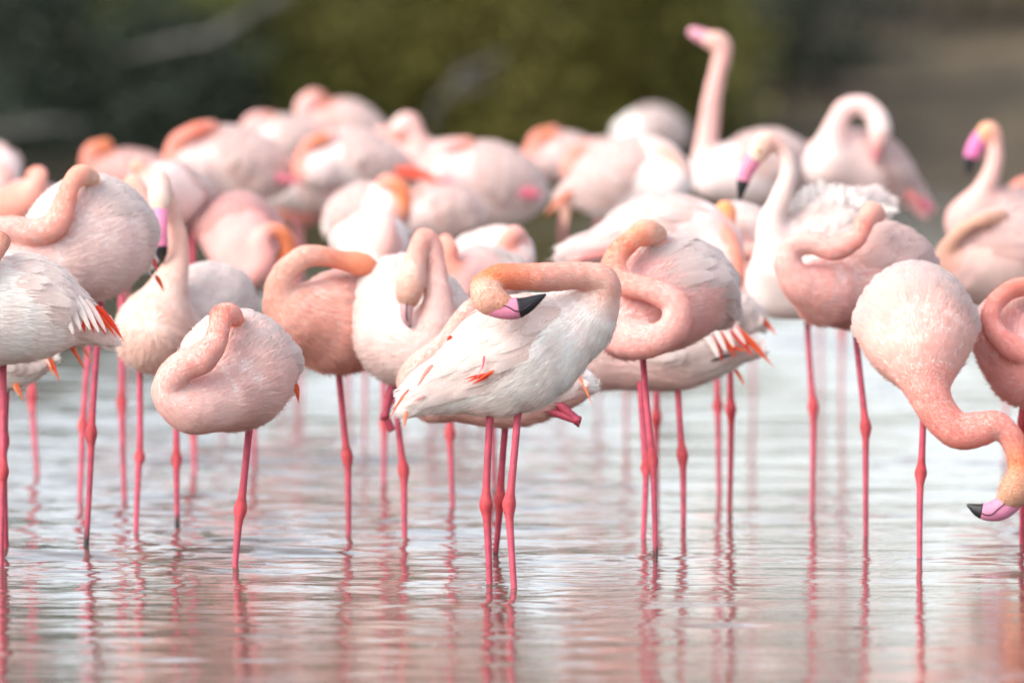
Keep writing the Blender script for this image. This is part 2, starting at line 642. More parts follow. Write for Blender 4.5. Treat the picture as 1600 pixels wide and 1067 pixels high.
    def shingles(u, v, du_, dv, wd, hroot, htip, cols_, NT=6, NW=3):
        """feathers rooted at (u,v); length du_, drift dv, half width wd (px)"""
        M = len(u)
        t = np.linspace(0, 1, NT)
        prof = np.array([0.45, 0.85, 1.0, 0.95, 0.72, 0.22])
        wx = np.linspace(-1, 1, NW)
        rr = np.interp(np.clip(u, 0, 1) * Ltot, arc, TW[:, 3])
        rr = np.maximum(rr, 12)
        U = u[:, None, None] + du_[:, None, None] * t[None, :, None] + 0 * wx
        Vv = v[:, None, None] + dv[:, None, None] * t[None, :, None] + (wd / rr)[:, None, None] * prof[None, :, None] * wx
        O = hroot + (htip[:, None, None] - hroot) * t[None, :, None] ** 1.4 + 0.9 * fs * (1 - wx ** 2) * prof[None, :, None]
        P = unwarp(cast(U, Vv, O)).reshape(-1, 3)
        b = (np.arange(M) * NT * NW)[:, None, None]
        i, j = np.meshgrid(np.arange(NT - 1), np.arange(NW - 1), indexing='ij')
        q = np.stack([i * NW + j, i * NW + j + 1, (i + 1) * NW + j + 1, (i + 1) * NW + j], -1).reshape(1, -1, 4)
        Fq = (b + q).reshape(-1, 4)
        uvx = (wx * 0.5 + 0.5) * 0.98 + 0.01
        uvs = np.stack(np.broadcast_arrays(uvx[None, None, :] + np.arange(M)[:, None, None], t[None, :, None] + 0 * uvx), -1).reshape(-1, 2)
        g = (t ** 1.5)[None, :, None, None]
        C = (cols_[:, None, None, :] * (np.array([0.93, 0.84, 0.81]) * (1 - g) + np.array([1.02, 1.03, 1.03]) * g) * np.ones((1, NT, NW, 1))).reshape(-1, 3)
        return P, Fq, C, uvs

    def mixc(a, b, t):
        return np.array(a)[None, :] * (1 - t[:, None]) + np.array(b)[None, :] * t[:, None]

    if not wingless:
        for sgn in (1, -1):
            us, vs, dus, dvs, wds, hts, cs = [], [], [], [], [], [], []
            rows = 10 if s > 480 else 8
            for r in range(rows):
                f = r / (rows - 1)
                u0 = wu[0] + (wu[1] - wu[0]) * f
                rad = np.interp(min(u0, 1) * Ltot, arc, TW[:, 3])
                ln = (0.19 + 0.27 * f ** 1.2)
                wpx = (9 + 3.5 * math.sin(f * 3)) * fs * (1.0 if s > 480 else 1.5)
                vmax = math.radians(62 + 48 * math.sin(min(1, f * 1.15) * math.pi * 0.8)) * wspan
                step = wpx * 0.8 / max(rad, 14)
                k = max(3, int(vmax / step))
                for q in range(k + 1):
                    g = q / k
                    us.append(u0 + rs.normal(0, 0.028))
                    vs.append(sgn * (g * vmax + rs.normal(0, step * 0.25)))
                    edge = max(0, g - 0.8) * 5
                    dus.append(ln * rs.uniform(0.85, 1.2) * (1 + 0.15 * edge))
                    dvs.append(sgn * rs.normal(0.10 - 0.20 * f * g, 0.05))
                    wds.append(wpx * rs.uniform(0.85, 1.15))
                    hts.append((3.4 + 5.0 * edge + 4.0 * f) * lift * fs * rs.uniform(0.6, 1.4))
                    tt = rs.uniform(0, 0.35) + 0.3 * max(0, 0.35 - f)
                    cs.append(rich(np.array(wing) * (1 - tt) + np.array(body) * tt))
            us, dus = np.array(us), np.array(dus)
            dus = np.minimum(dus, np.maximum(1.03 + rs.normal(0, 0.02, len(us)) - us, 0.06))
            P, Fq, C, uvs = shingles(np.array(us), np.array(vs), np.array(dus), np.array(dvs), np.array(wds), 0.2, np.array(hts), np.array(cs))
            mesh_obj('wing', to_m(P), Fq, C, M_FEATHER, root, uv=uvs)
        # ---- tail: a short bushy fan
        k = 22
        C9, up9, sd9, _ = frame(np.array([0.86]))
        A9 = Taxis[-1]
        P, Fq, C, uvs = [], [], [], []
        rt = max(TW[-2, 3], 12 * fs)
        t = np.linspace(0, 1, 6)
        prof = np.array([0.5, 0.9, 1.0, 1.0, 0.85, 0.45])
        wx = np.linspace(-1, 1, 3)
        for q in range(k):
            a = rs.uniform(0, 2 * math.pi)
            rad_ = math.cos(a) * up9[0] + math.sin(a) * sd9[0]
            tan_ = -math.sin(a) * up9[0] + math.cos(a) * sd9[0]
            rr_ = rt * rs.uniform(0.2, 0.85)
            dr = A9 + rad_ * rs.normal(0.02, 0.13) + tan_ * rs.normal(0, 0.12)
            dr /= np.linalg.norm(dr)
            ln = (0.14 * Ltot * rs.uniform(0.85, 1.05) + 20 * fs * rs.uniform(0.5, 1.0)) * tail
            ctr = C9[0] + rad_ * rr_ + dr * (t * ln)[:, None] - rad_ * (t ** 2 * rr_ * 0.35)[:, None]
            wd = rs.uniform(5, 9) * fs
            Pq = ctr[:, None, :] + tan_ * (prof[:, None] * wx * wd)[..., None] + rad_ * ((1 - wx ** 2) * 1.2)[None, :, None]
            b0 = q * 18
            i_, j_ = np.meshgrid(np.arange(5), np.arange(2), indexing='ij')
            Fq.append((b0 + np.stack([i_ * 3 + j_, i_ * 3 + j_ + 1, (i_ + 1) * 3 + j_ + 1, (i_ + 1) * 3 + j_], -1)).reshape(-1, 4))
            uvs.append(np.stack(np.broadcast_arrays((wx * 0.49 + 0.5)[None, :] + q, t[:, None] + 0 * wx), -1).reshape(-1, 2))
            P.append(Pq.reshape(-1, 3))
            C.append(np.tile(np.clip(np.array(tailc) * rs.normal(1, 0.03), 0, 0.95), (18, 1)))
        mesh_obj('tail', to_m(unwarp(np.vstack(P))), np.vstack(Fq), np.vstack(C), M_FEATHER, root, uv=np.vstack(uvs))

    # ---- single coloured flight feathers that stick out
    for q in quills:
        x0, y0, x1, y1, wpx, colr = q[:6]
        d0 = q[6] if len(q) > 6 else None
        A = np.array([x0 - mid[0], 0, mid[1] - y0], float)
        B = np.array([x1 - mid[0], 0, mid[1] - y1], float)
        if d0 is None or s < 455:                      # lie on the near side of the body
            yy = np.linspace(-140, 200, 120)
            pp = np.stack([np.full(120, A[0]), yy, np.full(120, A[2])], -1)
            dd = torso_sdf(warp(pp))
            inside = np.where(dd < 4)[0]
            d0 = yy[inside[0]] - 7 if len(inside) else T[-1, 1]
        A[1] = d0
        B[1] = d0 - 2
        t = np.linspace(0, 1, 7)
        rnd = len(q) > 7
        pr = np.array([0.7, 0.9, 1.0, 1.0, 0.9, 0.7, 0.3] if rnd else [0.5, 0.9, 1.0, 0.85, 0.6, 0.32, 0.04]) * wpx * 0.5
        ln = np.linalg.norm(B - A)
        ctr = A + (B - A) * t[:, None] + np.array([0, 0, 1.0]) * (np.sin(t * math.pi) * ln * 0.05)[:, None]
        dirv = (B - A) / (ln + 1e-6)
        sd = np.cross(dirv, np.array([0, -1.0, 0]))
        wx = np.linspace(-1, 1, 5)
        P = ctr[:, None, :] + sd * (pr[:, None] * wx)[..., None] + np.array([0, 1.0, 0]) * ((wx ** 2)[None, :] * pr[:, None] * 0.35)[..., None]
        P2 = P + np.array([0, 1.2, 0])
        i, j = np.meshgrid(np.arange(6), np.arange(4), indexing='ij')
        Fq = np.stack([i * 5 + j, i * 5 + j + 1, (i + 1) * 5 + j + 1, (i + 1) * 5 + j], -1).reshape(-1, 4)
        uvs = np.stack(np.broadcast_arrays((wx * 0.5 + 0.5)[None, :] * 0.98 + 0.01, t[:, None] * 0.9 + 0 * wx), -1).reshape(-1, 2)
        cl = np.tile(np.array(colr), (35, 1)) * rs.uniform(0.9, 1.1, (35, 1))
        mesh_obj('flight_feather', to_m(P.reshape(-1, 3)), Fq, cl, M_QUILL, root, uv=uvs)

    # ---- beak with its dark tip
    if beak:
        B = catmull(loc(beak), 22)
        nT = int(round(tip * 21)) if tip < 1 else 21
        ell = 0.72
        v, f, tt = tube(B[:nT + 1], 14, ell)
        fwd = B[-1, :3] - B[0, :3]
        c = np.tile(np.array(bill), (len(v), 1)) * (1 + 0.12 * wob(v, 5, seed)[:, None])
        bk = mesh_obj('beak', to_m(v), f, c, M_BEAK, root)
        if tip < 1:
            B2 = B[nT - 1:].copy()
            B2[0, 3] *= 0.9
            B2[1, 3] *= 1.03
            v, f, tt = tube(B2, 14, ell * 1.03)
            mesh_obj('beak_tip', to_m(v), f, np.array(BLACK), M_BEAK, bk)
        if fine:                            # gape: the dark line where the two halves meet
            gl = catmull(np.array([(p[0], p[1] - p[3] * 0.74, p[2] + dz, 1.0) for p, dz in
                                   zip(B[[2, 6, 9, 12, 15]], (5, 3, -4, -4, 0))]), 12)
            v, f, tt = tube(gl, 6)
            mesh_obj('gape', to_m(v), f, np.array((0.05, 0.02, 0.035)), M_BEAK, bk)
    # ---- eye
    if eye:
        e = loc([eye])[0]
        a = np.linspace(-e[3], e[3], 8)
        pth = np.stack([np.full(8, e[0]), e[1] + a * 0.8, np.full(8, e[2]), np.sqrt(np.maximum(e[3] ** 2 - a ** 2, 0.05))], -1)
        v, f, tt = tube(pth, 10, ell_dir=(1, 0, 0))
        rr = np.hypot(v[:, 0] - e[0], v[:, 2] - e[2]) / e[3]
        c = np.where((rr < 0.5)[:, None], np.array(BLACK), np.array((0.6, 0.5, 0.2)))
        mesh_obj('eye', to_m(v), f, c, M_EYE, root)
    # ---- legs: shin, swollen ankle joint, shank that goes below the water
    def leg_mesh(top, ank, bot, c_up, c_lo, r0, mud=0.0):
        d1 = ank - top
        l1 = np.linalg.norm(d1)
        d2 = bot - ank
        l2 = np.linalg.norm(d2)
        rows = []
        jl = 0.040
        for x, r in ((0, 1.15), (0.12, 1.05), (0.5, 0.98), (0.8, 1.0)):
            rows.append(np.append(top + d1 * x * (1 - jl / l1), r0 * r))
        for x, r in ((-jl, 1.15), (-0.022, 1.5), (-0.010, 1.78), (0.002, 1.85), (0.014, 1.6), (0.03, 1.25), (0.05, 1.05)):
            p = ank + (d1 / l1 * x if x < 0 else d2 / l2 * x)
            rows.append(np.append(p, r0 * r))
        for x, r in ((0.35, 0.92), (0.6, 0.84), (0.8, 0.84), (1.0, 0.9)):
            rows.append(np.append(ank + d2 * x, r0 * r))
        rows = catmull(np.array(rows), 44)
        ph = rs.uniform(0, 6)
        rows[:, 0] += 0.0018 * np.sin(np.linspace(0, 7, 44) + ph)
        v, f, tt = tube(rows, 10, 1.1)
        dj = np.linalg.norm(v - ank, axis=1)
        k = np.clip(1 - dj / 0.09, 0, 1)[:, None]
        below = np.clip((ank[2] - v[:, 2]) / 0.05, 0, 1)[:, None]
        c = np.array(c_up) * (1 - below) + np.array(c_lo) * below
        c = c * (1 - 0.7 * k) + np.array(LEGR) * 0.7 * k
        if mud > 0:
            mk = np.clip((mud - v[:, 2] + 0.006 * np.sin(v[:, 0] * 900)) / 0.012, 0, 1)[:, None]
            c = c * (1 - mk) + np.array((0.03, 0.022, 0.022)) * mk
        return v, f, c
    for lg in legs:
        top_px, ank_px, bot_px = lg[0], lg[1], lg[2]
        Pw = on_water(bot_px[0], bot_px[1]) - np.array([base_x[0], base_x[1], 0])
        top = to_m(np.array([top_px[0] - mid[0], top_px[2] if len(top_px) > 2 else T[:, 1].mean(), mid[1] - top_px[1] + 28]))
        # the joint lies on the leg's own line in depth
        fr = (ank_px[1] - top_px[1]) / (bot_px[1] - top_px[1])
        Yj = (top[1] * (1 - fr) + Pw[1] * fr) + base_x[1]
        J = at(ank_px[0], ank_px[1], Yj) - np.array([base_x[0], base_x[1], 0])
        d = (Pw - J)
        d /= np.linalg.norm(d)
        bot = Pw + d * 0.12
        lc = LEGC if s > 455 else (0.50, 0.17, 0.20)
        v, f, c = leg_mesh(top, J, bot, lc, lc, 0.0098 * (1.08 if s > 540 else (1 if s > 455 else 0.8)), mud=lg[3] if len(lg) > 3 else 0.0)
        mesh_obj('leg', v, f, c, M_LEG, root)
    for (a, j, b, d) in fold:               # a leg drawn up and folded
        pts = loc([(a[0], a[1], d, 6), (j[0], j[1], d, 6), (b[0], b[1], d + 3, 6)])
        A, J, Bp = to_m(pts[0]), to_m(pts[1]), to_m(pts[2])
        rows = []
        for t_ in np.linspace(0, 0.9, 8):
            rows.append(np.append(A + (J - A) * t_, 0.0125))
        rows.append(np.append(J, 0.0165))
        rows.append(np.append(J + (J - A) / np.linalg.norm(J - A) * 0.009, 0.0155))
        for t_ in np.linspace(0.1, 1.0, 8):
            rows.append(np.append(J + (Bp - J) * t_, 0.0115))
        v, f, tt = tube(np.array(rows), 10)
        mesh_obj('leg', v, f, np.array(LEGC) * 0.85, M_LEG, root)
    return root


def one(x0, y0, xa, ya, x1, y1):
    return [(x0, y0), (xa, ya), (x1, y1)]


def neck_cols(base, mid, fore, head):
    return [(0, base), (0.25, mid), (0.6, mid), (0.82, fore), (0.93, head), (1, head)]


GF = 'flamingos of the front row'
GM = 'flamingos of the middle rows'
GB = 'blurred flamingos of the back row'

# ------------------------------------------------------------------ water
def build_water():
    def axis(parts):
        out = []
        for a, b, stp in parts:
            k = max(1, int(round((b - a) / stp)))
            out.append(np.linspace(a, b, k, endpoint=False))
        out.append([parts[-1][1]])
        return np.concatenate(out)
    xs = axis([(-90, -20, 8), (-20, -6, 0.8), (-6, -3.4, 0.06), (-3.4, 3.4, 0.022), (3.4, 6, 0.06), (6, 20, 0.8), (20, 90, 8)])
    ys = axis([(-60, 8, 6), (8, 24, 0.4), (24, 27, 0.05), (27, 34, 0.016), (34, 42, 0.024), (42, 60, 0.05), (60, 94, 0.12)])
    X, Y = np.meshgrid(xs, ys, indexing='ij')
    sx = np.gradient(xs)[:, None] + 0 * X
    sy = np.gradient(ys)[None, :] + 0 * X
    sp = np.maximum(sx, sy)
    r = np.random.default_rng(3)
    Z = np.zeros_like(X)
    patch = np.zeros_like(X)
    for _ in range(8):
        k = r.normal(size=2) * np.array([1.3, 0.45])
        patch += np.sin(X * k[0] + Y * k[1] + r.uniform(0, 6.28))
    patch = np.clip(0.9 + 0.3 * patch, 0.45, 1.9)
    for i in range(WAVES):
        lam = 0.055 * (1.2 / 0.055) ** (r.uniform() ** 1.3)
        th = r.normal(math.pi / 2, 0.42)
        k = 2 * math.pi / lam
        slope = WSLOPE / math.sqrt(WAVES / 2)
        amp = slope / k
        damp = np.clip((lam / np.maximum(sy, sx * 0.6) - 2.3) / 1.5, 0, 1)
        Z += amp * damp * np.sin(k * (X * math.cos(th) + Y * math.sin(th)) + r.uniform(0, 6.28))
    Z *= patch
    Z *= np.interp(Y, [0, 30, 32, 35, 42, 52, 64, 94], [0.5, 0.55, 0.7, 1.05, 1.05, 0.8, 0.45, 0.25])
    for (px, py) in RINGS:                  # rings and a raised meniscus round the legs
        c = on_water(px, py)
        ix = np.where(np.abs(xs - c[0]) < 0.7)[0]
        iy = np.where(np.abs(ys - c[1]) < 0.7)[0]
        sl = np.ix_(ix, iy)
        R = np.hypot(X[sl] - c[0], Y[sl] - c[1])
        Z[sl] += 0.0017 * np.cos(R * 62 + px) * np.exp(-R / 0.16) + 0.003 * np.exp(-(R / 0.022) ** 2)
    nx, ny = X.shape
    V = np.stack([X, Y, Z], -1).reshape(-1, 3)
    i, j = np.meshgrid(np.arange(nx - 1), np.arange(ny - 1), indexing='ij')
    i, j = i.ravel(), j.ravel()
    Fq = np.stack([i * ny + j, (i + 1) * ny + j, (i + 1) * ny + j + 1, i * ny + j + 1], 1)
    m, nt, p = new_mat('water')
    L = nt.links.new
    p.inputs['Base Color'].default_value = (0.10, 0.072, 0.055, 1)
    p.inputs['Roughness'].default_value = 0.018
    p.inputs['IOR'].default_value = 1.333
    tc = N(nt, 'ShaderNodeTexCoord')
    mp = N(nt, 'ShaderNodeMapping')
    mp.inputs['Scale'].default_value = (14, 26, 1)
    L(tc.outputs['Object'], mp.inputs['Vector'])
    n1 = N(nt, 'ShaderNodeTexNoise')
    n1.inputs['Scale'].default_value = 1.0
    n1.inputs['Detail'].default_value = 4
    L(mp.outputs[0], n1.inputs['Vector'])
    b = N(nt, 'ShaderNodeBump')
    b.inputs['Strength'].default_value = 0.35
    b.inputs['Distance'].default_value = 0.004
    L(n1.outputs['Fac'], b.inputs['Height'])
    L(b.outputs[0], p.inputs['Normal'])
    o = mesh_obj('water', V, Fq, None, m)
    o['kind'] = 'structure'
    o['label'] = 'rippled shallow lake water reflecting sky and pink birds'


RINGS = [(765, 912), (803, 916), (774, 868), (368, 886), (134, 856), (1, 890), (213, 832), (278, 822), (544, 835), (633, 838),
         (1024, 869), (1006, 842), (1067, 826), (1354, 836), (1437, 873), (1270, 784), (1545, 800)]
WAVES, WSLOPE = 120, 0.052


# ------------------------------------------------------------------ ground and far bank
def fbm(X, Y, seed, sc, octs=5):
    r = np.random.default_rng(seed)
    Z = np.zeros_like(X)
    a = 1.0
    for o in range(octs):
        for _ in range(4):
            k = r.normal(size=2) / sc
            Z += a * np.sin(X * k[0] + Y * k[1] + r.uniform(0, 6.28)) * 0.5
        a *= 0.55
        sc *= 0.5
    return Z


def build_ground():
    ys = np.concatenate([np.linspace(-300, 80, 20), np.linspace(84, 112, 90), np.linspace(116, 220, 30), np.geomspace(240, 4000, 20)])
    xs = np.concatenate([-np.geomspace(2500, 16, 24), np.linspace(-14, 14, 110), np.geomspace(16, 2500, 24)])
    X, Y = np.meshgrid(xs, ys, indexing='ij')
    shore = 90.5 + 0.5 * np.sin(X * 0.7) + 0.4 * np.sin(X * 1.9 + 1)
    t = Y - shore
    Z = np.where(t < 0, -0.35 + 0.02 * np.maximum(t, -5), np.minimum(t * 0.16, 2.25) - 0.06)
    Z = np.where((t < 0) & (t > -3), -0.06 + 0.1 * t, Z)
    m = np.clip(t / 1.5, 0, 1)
    Z = Z + m * (0.10 * fbm(X, Y, 11, 1.5) * np.exp(-np.maximum(Y - 115, 0) / 60))
    nx, ny = X.shape
    V = np.stack([X, Y, Z], -1).reshape(-1, 3)
    i, j = np.meshgrid(np.arange(nx - 1), np.arange(ny - 1), indexing='ij')
    i, j = i.ravel(), j.ravel()
    Fq = np.stack([i * ny + j, (i + 1) * ny + j, (i + 1) * ny + j + 1, i * ny + j + 1], 1)
    mt, nt, p = new_mat('bank_earth')
    L = nt.links.new
    tc = N(nt, 'ShaderNodeTexCoord')
    n1 = N(nt, 'ShaderNodeTexNoise')
    n1.inputs['Scale'].default_value = 0.7
    n1.inputs['Detail'].default_value = 8
    n1.inputs['Roughness'].default_value = 0.7
    mp = N(nt, 'ShaderNodeMapping')
    mp.inputs['Scale'].default_value = (1, 0.8, 3)
    L(tc.outputs['Object'], mp.inputs['Vector'])
    L(mp.outputs[0], n1.inputs['Vector'])
    cr = N(nt, 'ShaderNodeValToRGB')
    cr.color_ramp.elements[0].position = 0.33
    cr.color_ramp.elements[0].color = (0.035, 0.033, 0.027, 1)
    cr.color_ramp.elements[1].position = 0.68
    cr.color_ramp.elements[1].color = (0.18, 0.14, 0.092, 1)
    e = cr.color_ramp.elements.new(0.5)
    e.color = (0.085, 0.07, 0.05, 1)
    L(n1.outputs['Fac'], cr.inputs['Fac'])
    L(cr.outputs[0], p.inputs['Base Color'])
    p.inputs['Roughness'].default_value = 0.95
    p.inputs['Specular IOR Level'].default_value = 0.1
    o = mesh_obj('ground', V, Fq, None, mt)
    o['kind'] = 'structure'
    o['label'] = 'brown earth bank beyond the water'


# ------------------------------------------------------------------ shrubs on the far bank
M_LEAF = attr_mat('leaf', rough=0.6, mottling=0.25, mscale=6, translucent=0.3)
M_BARK = attr_mat('bark', rough=0.9, bump=0.5, bscale=(20, 20, 8), mottling=0.3, mscale=8, spec=0.1)


def ground_z(Y):
    return min(max(Y - 90.5, 0) * 0.16, 2.25) - 0.08


def shrub(x, y, hgt, rx, col, label, nleaf=14000, seed=0, name='shrub'):
    r = np.random.default_rng(seed)
    root = bpy.data.objects.new(name, None)
    COL.objects.link(root)
    z0 = ground_z(y)
    root.location = (x, y, z0)
    root['label'] = label
    root['category'] = 'shrub'
    root['group'] = 'shrubs on the far bank'
    ends = []
    for k in range(7):
        a = r.uniform(0, 6.28)
        top = np.array([math.cos(a) * rx * r.uniform(0.2, 0.85), math.sin(a) * rx * r.uniform(0.2, 0.85), hgt * r.uniform(0.6, 0.95)])
        mid_ = top * np.array([0.35, 0.35, 0.5]) + r.normal(0, 0.12, 3)
        path = catmull(np.array([(r.normal(0, 0.4) * rx, r.normal(0, 0.4) * rx, -0.15, 0.028), (*mid_, 0.02), (*top, 0.008)]), 12)
        v, f, tt = tube(path, 7 + 1)
        mesh_obj('stem', v, f, np.array((0.085, 0.07, 0.055)), M_BARK, root)
        ends.append(top)
        ends.append(mid_)
    # clumps of small leaves with gaps between them
    cl = []
    for k in range(110):
        a = r.uniform(0, 6.28)
        rr = rx * math.sqrt(r.uniform(0.02, 1))
        zz = hgt * r.uniform(0.02, 1.0) ** 1.3
        sh = math.sqrt(max(0.05, 1 - ((zz / hgt - 0.4) / 0.65) ** 2))
        cl.append((math.cos(a) * rr * sh, math.sin(a) * rr * sh, zz, r.uniform(0.14, 0.34)))
    cl = np.array(cl)
    ci = r.integers(0, len(cl), nleaf)
    P = cl[ci, :3] + r.normal(size=(nleaf, 3)) * cl[ci, 3:4] * np.array([0.8, 0.8, 0.6])
    P[:, 2] = np.maximum(P[:, 2], 0.02)
    d = r.normal(size=(nleaf, 3))
    d[:, 2] = np.abs(d[:, 2]) * 0.6 + 0.2
    d /= np.linalg.norm(d, axis=1)[:, None]
    e = np.cross(d, r.normal(size=(nleaf, 3)))
    e /= np.linalg.norm(e, axis=1)[:, None]
    ll = r.uniform(0.05, 0.11, nleaf)[:, None]
    A = P
    B = P + d * ll * 0.5 + e * ll * 0.28
    Cc = P + d * ll
    Dd = P + d * ll * 0.5 - e * ll * 0.28
    V = np.stack([A, B, Cc, Dd], 1).reshape(-1, 3)
    Fq = np.arange(nleaf * 4).reshape(-1, 4)
    cc = np.array(col)[None, :] * r.uniform(0.6, 1.35, (len(cl), 1))[ci] * r.uniform(0.8, 1.2, (nleaf, 1))
    o = mesh_obj('foliage', V, Fq, np.repeat(cc, 4, 0), M_LEAF, root, smooth=False)
    o['kind'] = 'stuff'
    return root


def dead_branch(pts, label, r0=0.05):
    P = []
    for (px, py, Y, rr) in pts:
        P.append((*at(px, py, Y), rr * 0.6))
    P = catmull(np.array(P), 30)
    base = P[0, :3].copy()
    P[:, :3] -= base
    rr = np.random.default_rng(int(abs(base[0]) * 100))
    P[:, :3] += rr.normal(0, 0.006, (30, 3))
    root = bpy.data.objects.new('dead_branch', None)
    COL.objects.link(root)
    root.location = base
    root['label'] = label
    root['category'] = 'branch'
    root['group'] = 'bare branches in front of the shrubs'
    v, f, tt = tube(P, 8)
    mesh_obj('limb', v, f, np.array((0.12, 0.118, 0.112)), M_BARK, root)
    for k in (9, 15, 21, 25):
        a = P[k, :3]
        dr = P[min(k + 3, 29), :3] - P[k, :3]
        dr /= np.linalg.norm(dr)
        b = a + dr * 0.25 + rr.normal(0, 0.12, 3)
        v, f, tt = tube(catmull(np.array([(*a, 0.016), (*((a + b) / 2 + rr.normal(0, 0.02, 3)), 0.011), (*b, 0.005)]), 8), 6)
        mesh_obj('twig', v, f, np.array((0.19, 0.18, 0.17)), M_BARK, root)


OLIVE = (0.165, 0.16, 0.04)
GREEN = (0.12, 0.135, 0.035)
DARKG = (0.052, 0.07, 0.05)
YELG = (0.17, 0.155, 0.035)
DRY = (0.15, 0.12, 0.075)

build_ground()
build_water()
shrub(-4.3, 91.9, 5.2, 1.5, DARKG, 'dark green shrub at the left edge of the far bank', seed=1)
shrub(-2.6, 91.6, 4.2, 1.2, GREEN, 'deep green shrub behind the long grey bare branch', seed=2)
shrub(-1.15, 91.7, 2.7, 1.1, OLIVE, 'olive green shrub above the white bird with the coral nape', seed=3)
shrub(0.15, 91.4, 2.3, 1.1, YELG, 'bright yellowish green shrub in the middle of the far bank', seed=4)
shrub(1.25, 91.6, 2.0, 0.55, OLIVE, 'small olive shrub just left of the bird with the upright neck', seed=5)
shrub(-6.9, 94.0, 5.6, 1.8, DARKG, 'tall dark shrub beyond the left edge', seed=6)
shrub(2.2, 94.5, 1.6, 1.0, DARKG, 'low dark shrub behind the bird with the upright neck', seed=7, nleaf=5000)
shrub(-3.4, 96.5, 4.8, 1.5, DARKG, 'tall dark shrub standing in the second row at left', seed=8)
shrub(-0.4, 97.0, 2.6, 1.7, DARKG, 'wide dark shrub standing in the second row at centre', seed=9)
shrub(4.1, 98.0, 1.1, 1.0, DRY, 'low dry brown shrub on the bank at right', seed=10, nleaf=2200)
shrub(5.6, 95.5, 1.0, 0.8, DRY, 'small dry brown shrub near the right edge of the bank', seed=11, nleaf=1800)
shrub(-4.1, 90.9, 1.5, 0.95, DARKG, 'low dark shrub at the water edge at far left', seed=12, nleaf=9000)
shrub(-2.75, 90.8, 1.2, 0.7, DARKG, 'low dark shrub at the water edge below the long bare branch', seed=13, nleaf=7000)
dead_branch([(180, 90, 90.5, 0.03), (260, 72, 89.8, 0.045), (340, 55, 89.4, 0.05), (385, 25, 89.6, 0.045), (450, -18, 90, 0.04)],
            'long grey bare branch bent upwards at upper left')
dead_branch([(670, 205, 90.2, 0.045), (690, 160, 89.8, 0.045), (725, 120, 89.6, 0.04), (790, 85, 89.8, 0.02)],
            'short grey bare branch slanting up in front of the olive shrubs')
dead_branch([(-60, 215, 89.8, 0.04), (20, 205, 89.5, 0.045), (80, 195, 89.5, 0.04), (150, 196, 89.7, 0.02)],
            'grey bare branch lying level near the left edge')

# ------------------------------------------------------------------ front row
flamingo('white flamingo twisting its neck back to preen, black tipped pink bill on its back', 560,
         [(908, 492, 20, 42), (864, 527, 10, 70), (802, 556, 0, 90), (730, 588, -10, 56), (672, 612, -20, 34), (640, 628, -25, 22)],
         [(915, 500, 20, 48), (936, 468, 8, 33), (939, 439, -4, 26), (905, 430, -22, 22), (860, 431, -45, 22), (815, 430, -68, 21),
          (778, 431, -88, 20), (757, 444, -102, 21), (764, 461, -110, 26), (776, 468, -113, 22), (788, 473, -114, 17)],
         beak=[(768, 473, -116, 17), (786, 477, -119, 17.5), (805, 478, -120, 16.5), (822, 473, -118, 13), (840, 463, -116, 7), (853, 456, -114, 1.5)],
         tip=0.5, legs=[one(768, 652, 759, 789, 765, 912), one(811, 640, 796, 789, 803, 916)],
         quills=[(770, 580, 730, 594, 6, RED), (766, 583, 724, 590, 5, RED), (763, 585, 738, 598, 6, RED), (772, 576, 744, 594, 5, (0.84, 0.14, 0.06)), (756, 584, 728, 596, 4, (0.85, 0.2, 0.12)), (757, 553, 754, 577, 4, ROSE), (755, 565, 746, 588, 3, (0.84, 0.4, 0.42)), (706, 524, 698, 532, 6, RED), (676, 568, 652, 602, 9, (0.85, 0.35, 0.3)),
                 (639, 606, 607, 656, 5, (0.80, 0.20, 0.12)), (634, 610, 611, 648, 3, (0.82, 0.35, 0.28)), (636, 640, 631, 668, 8, (0.80, 0.28, 0.18)), (664, 616, 645, 626, 7, (0.85, 0.45, 0.42))],
         neckc=[(0, WHITE), (0.16, (0.82, 0.62, 0.52)), (0.5, (0.80, 0.54, 0.43)), (0.58, (0.84, 0.48, 0.33)), (0.76, (0.80, 0.38, 0.20)), (0.84, (0.76, 0.50, 0.38)), (1, (0.70, 0.44, 0.28))],
         fine=True, group=GF, flat=0.8, wspan=0.95)
flamingo('flamingo mostly hidden behind the preening white one, with one pink leg folded back', 540,
         [(680, 592, 0, 48), (740, 602, 0, 60), (810, 606, 0, 58), (868, 600, 0, 44), (905, 598, 0, 26)],
         [(676, 612, -10, 45), (650, 594, -20, 30), (662, 568, -20, 23), (700, 532, -10, 18), (726, 494, 0, 16), (752, 470, 20, 15)],
         legs=[one(793, 661, 781, 780, 774, 868) + [0.02]], fold=[((868, 626), (903, 656), (847, 637), -30)],
         quills=[(904, 585, 926, 634, 5, (0.86, 0.25, 0.12), -30), (898, 590, 908, 606, 6, (0.7, 0.2, 0.15), -30)],
         body=(0.83, 0.66, 0.58), breast=(0.83, 0.64, 0.56), neckc=neck_cols((0.83, 0.64, 0.56), (0.83, 0.62, 0.53), (0.83, 0.56, 0.46), PEACH), group=GF)
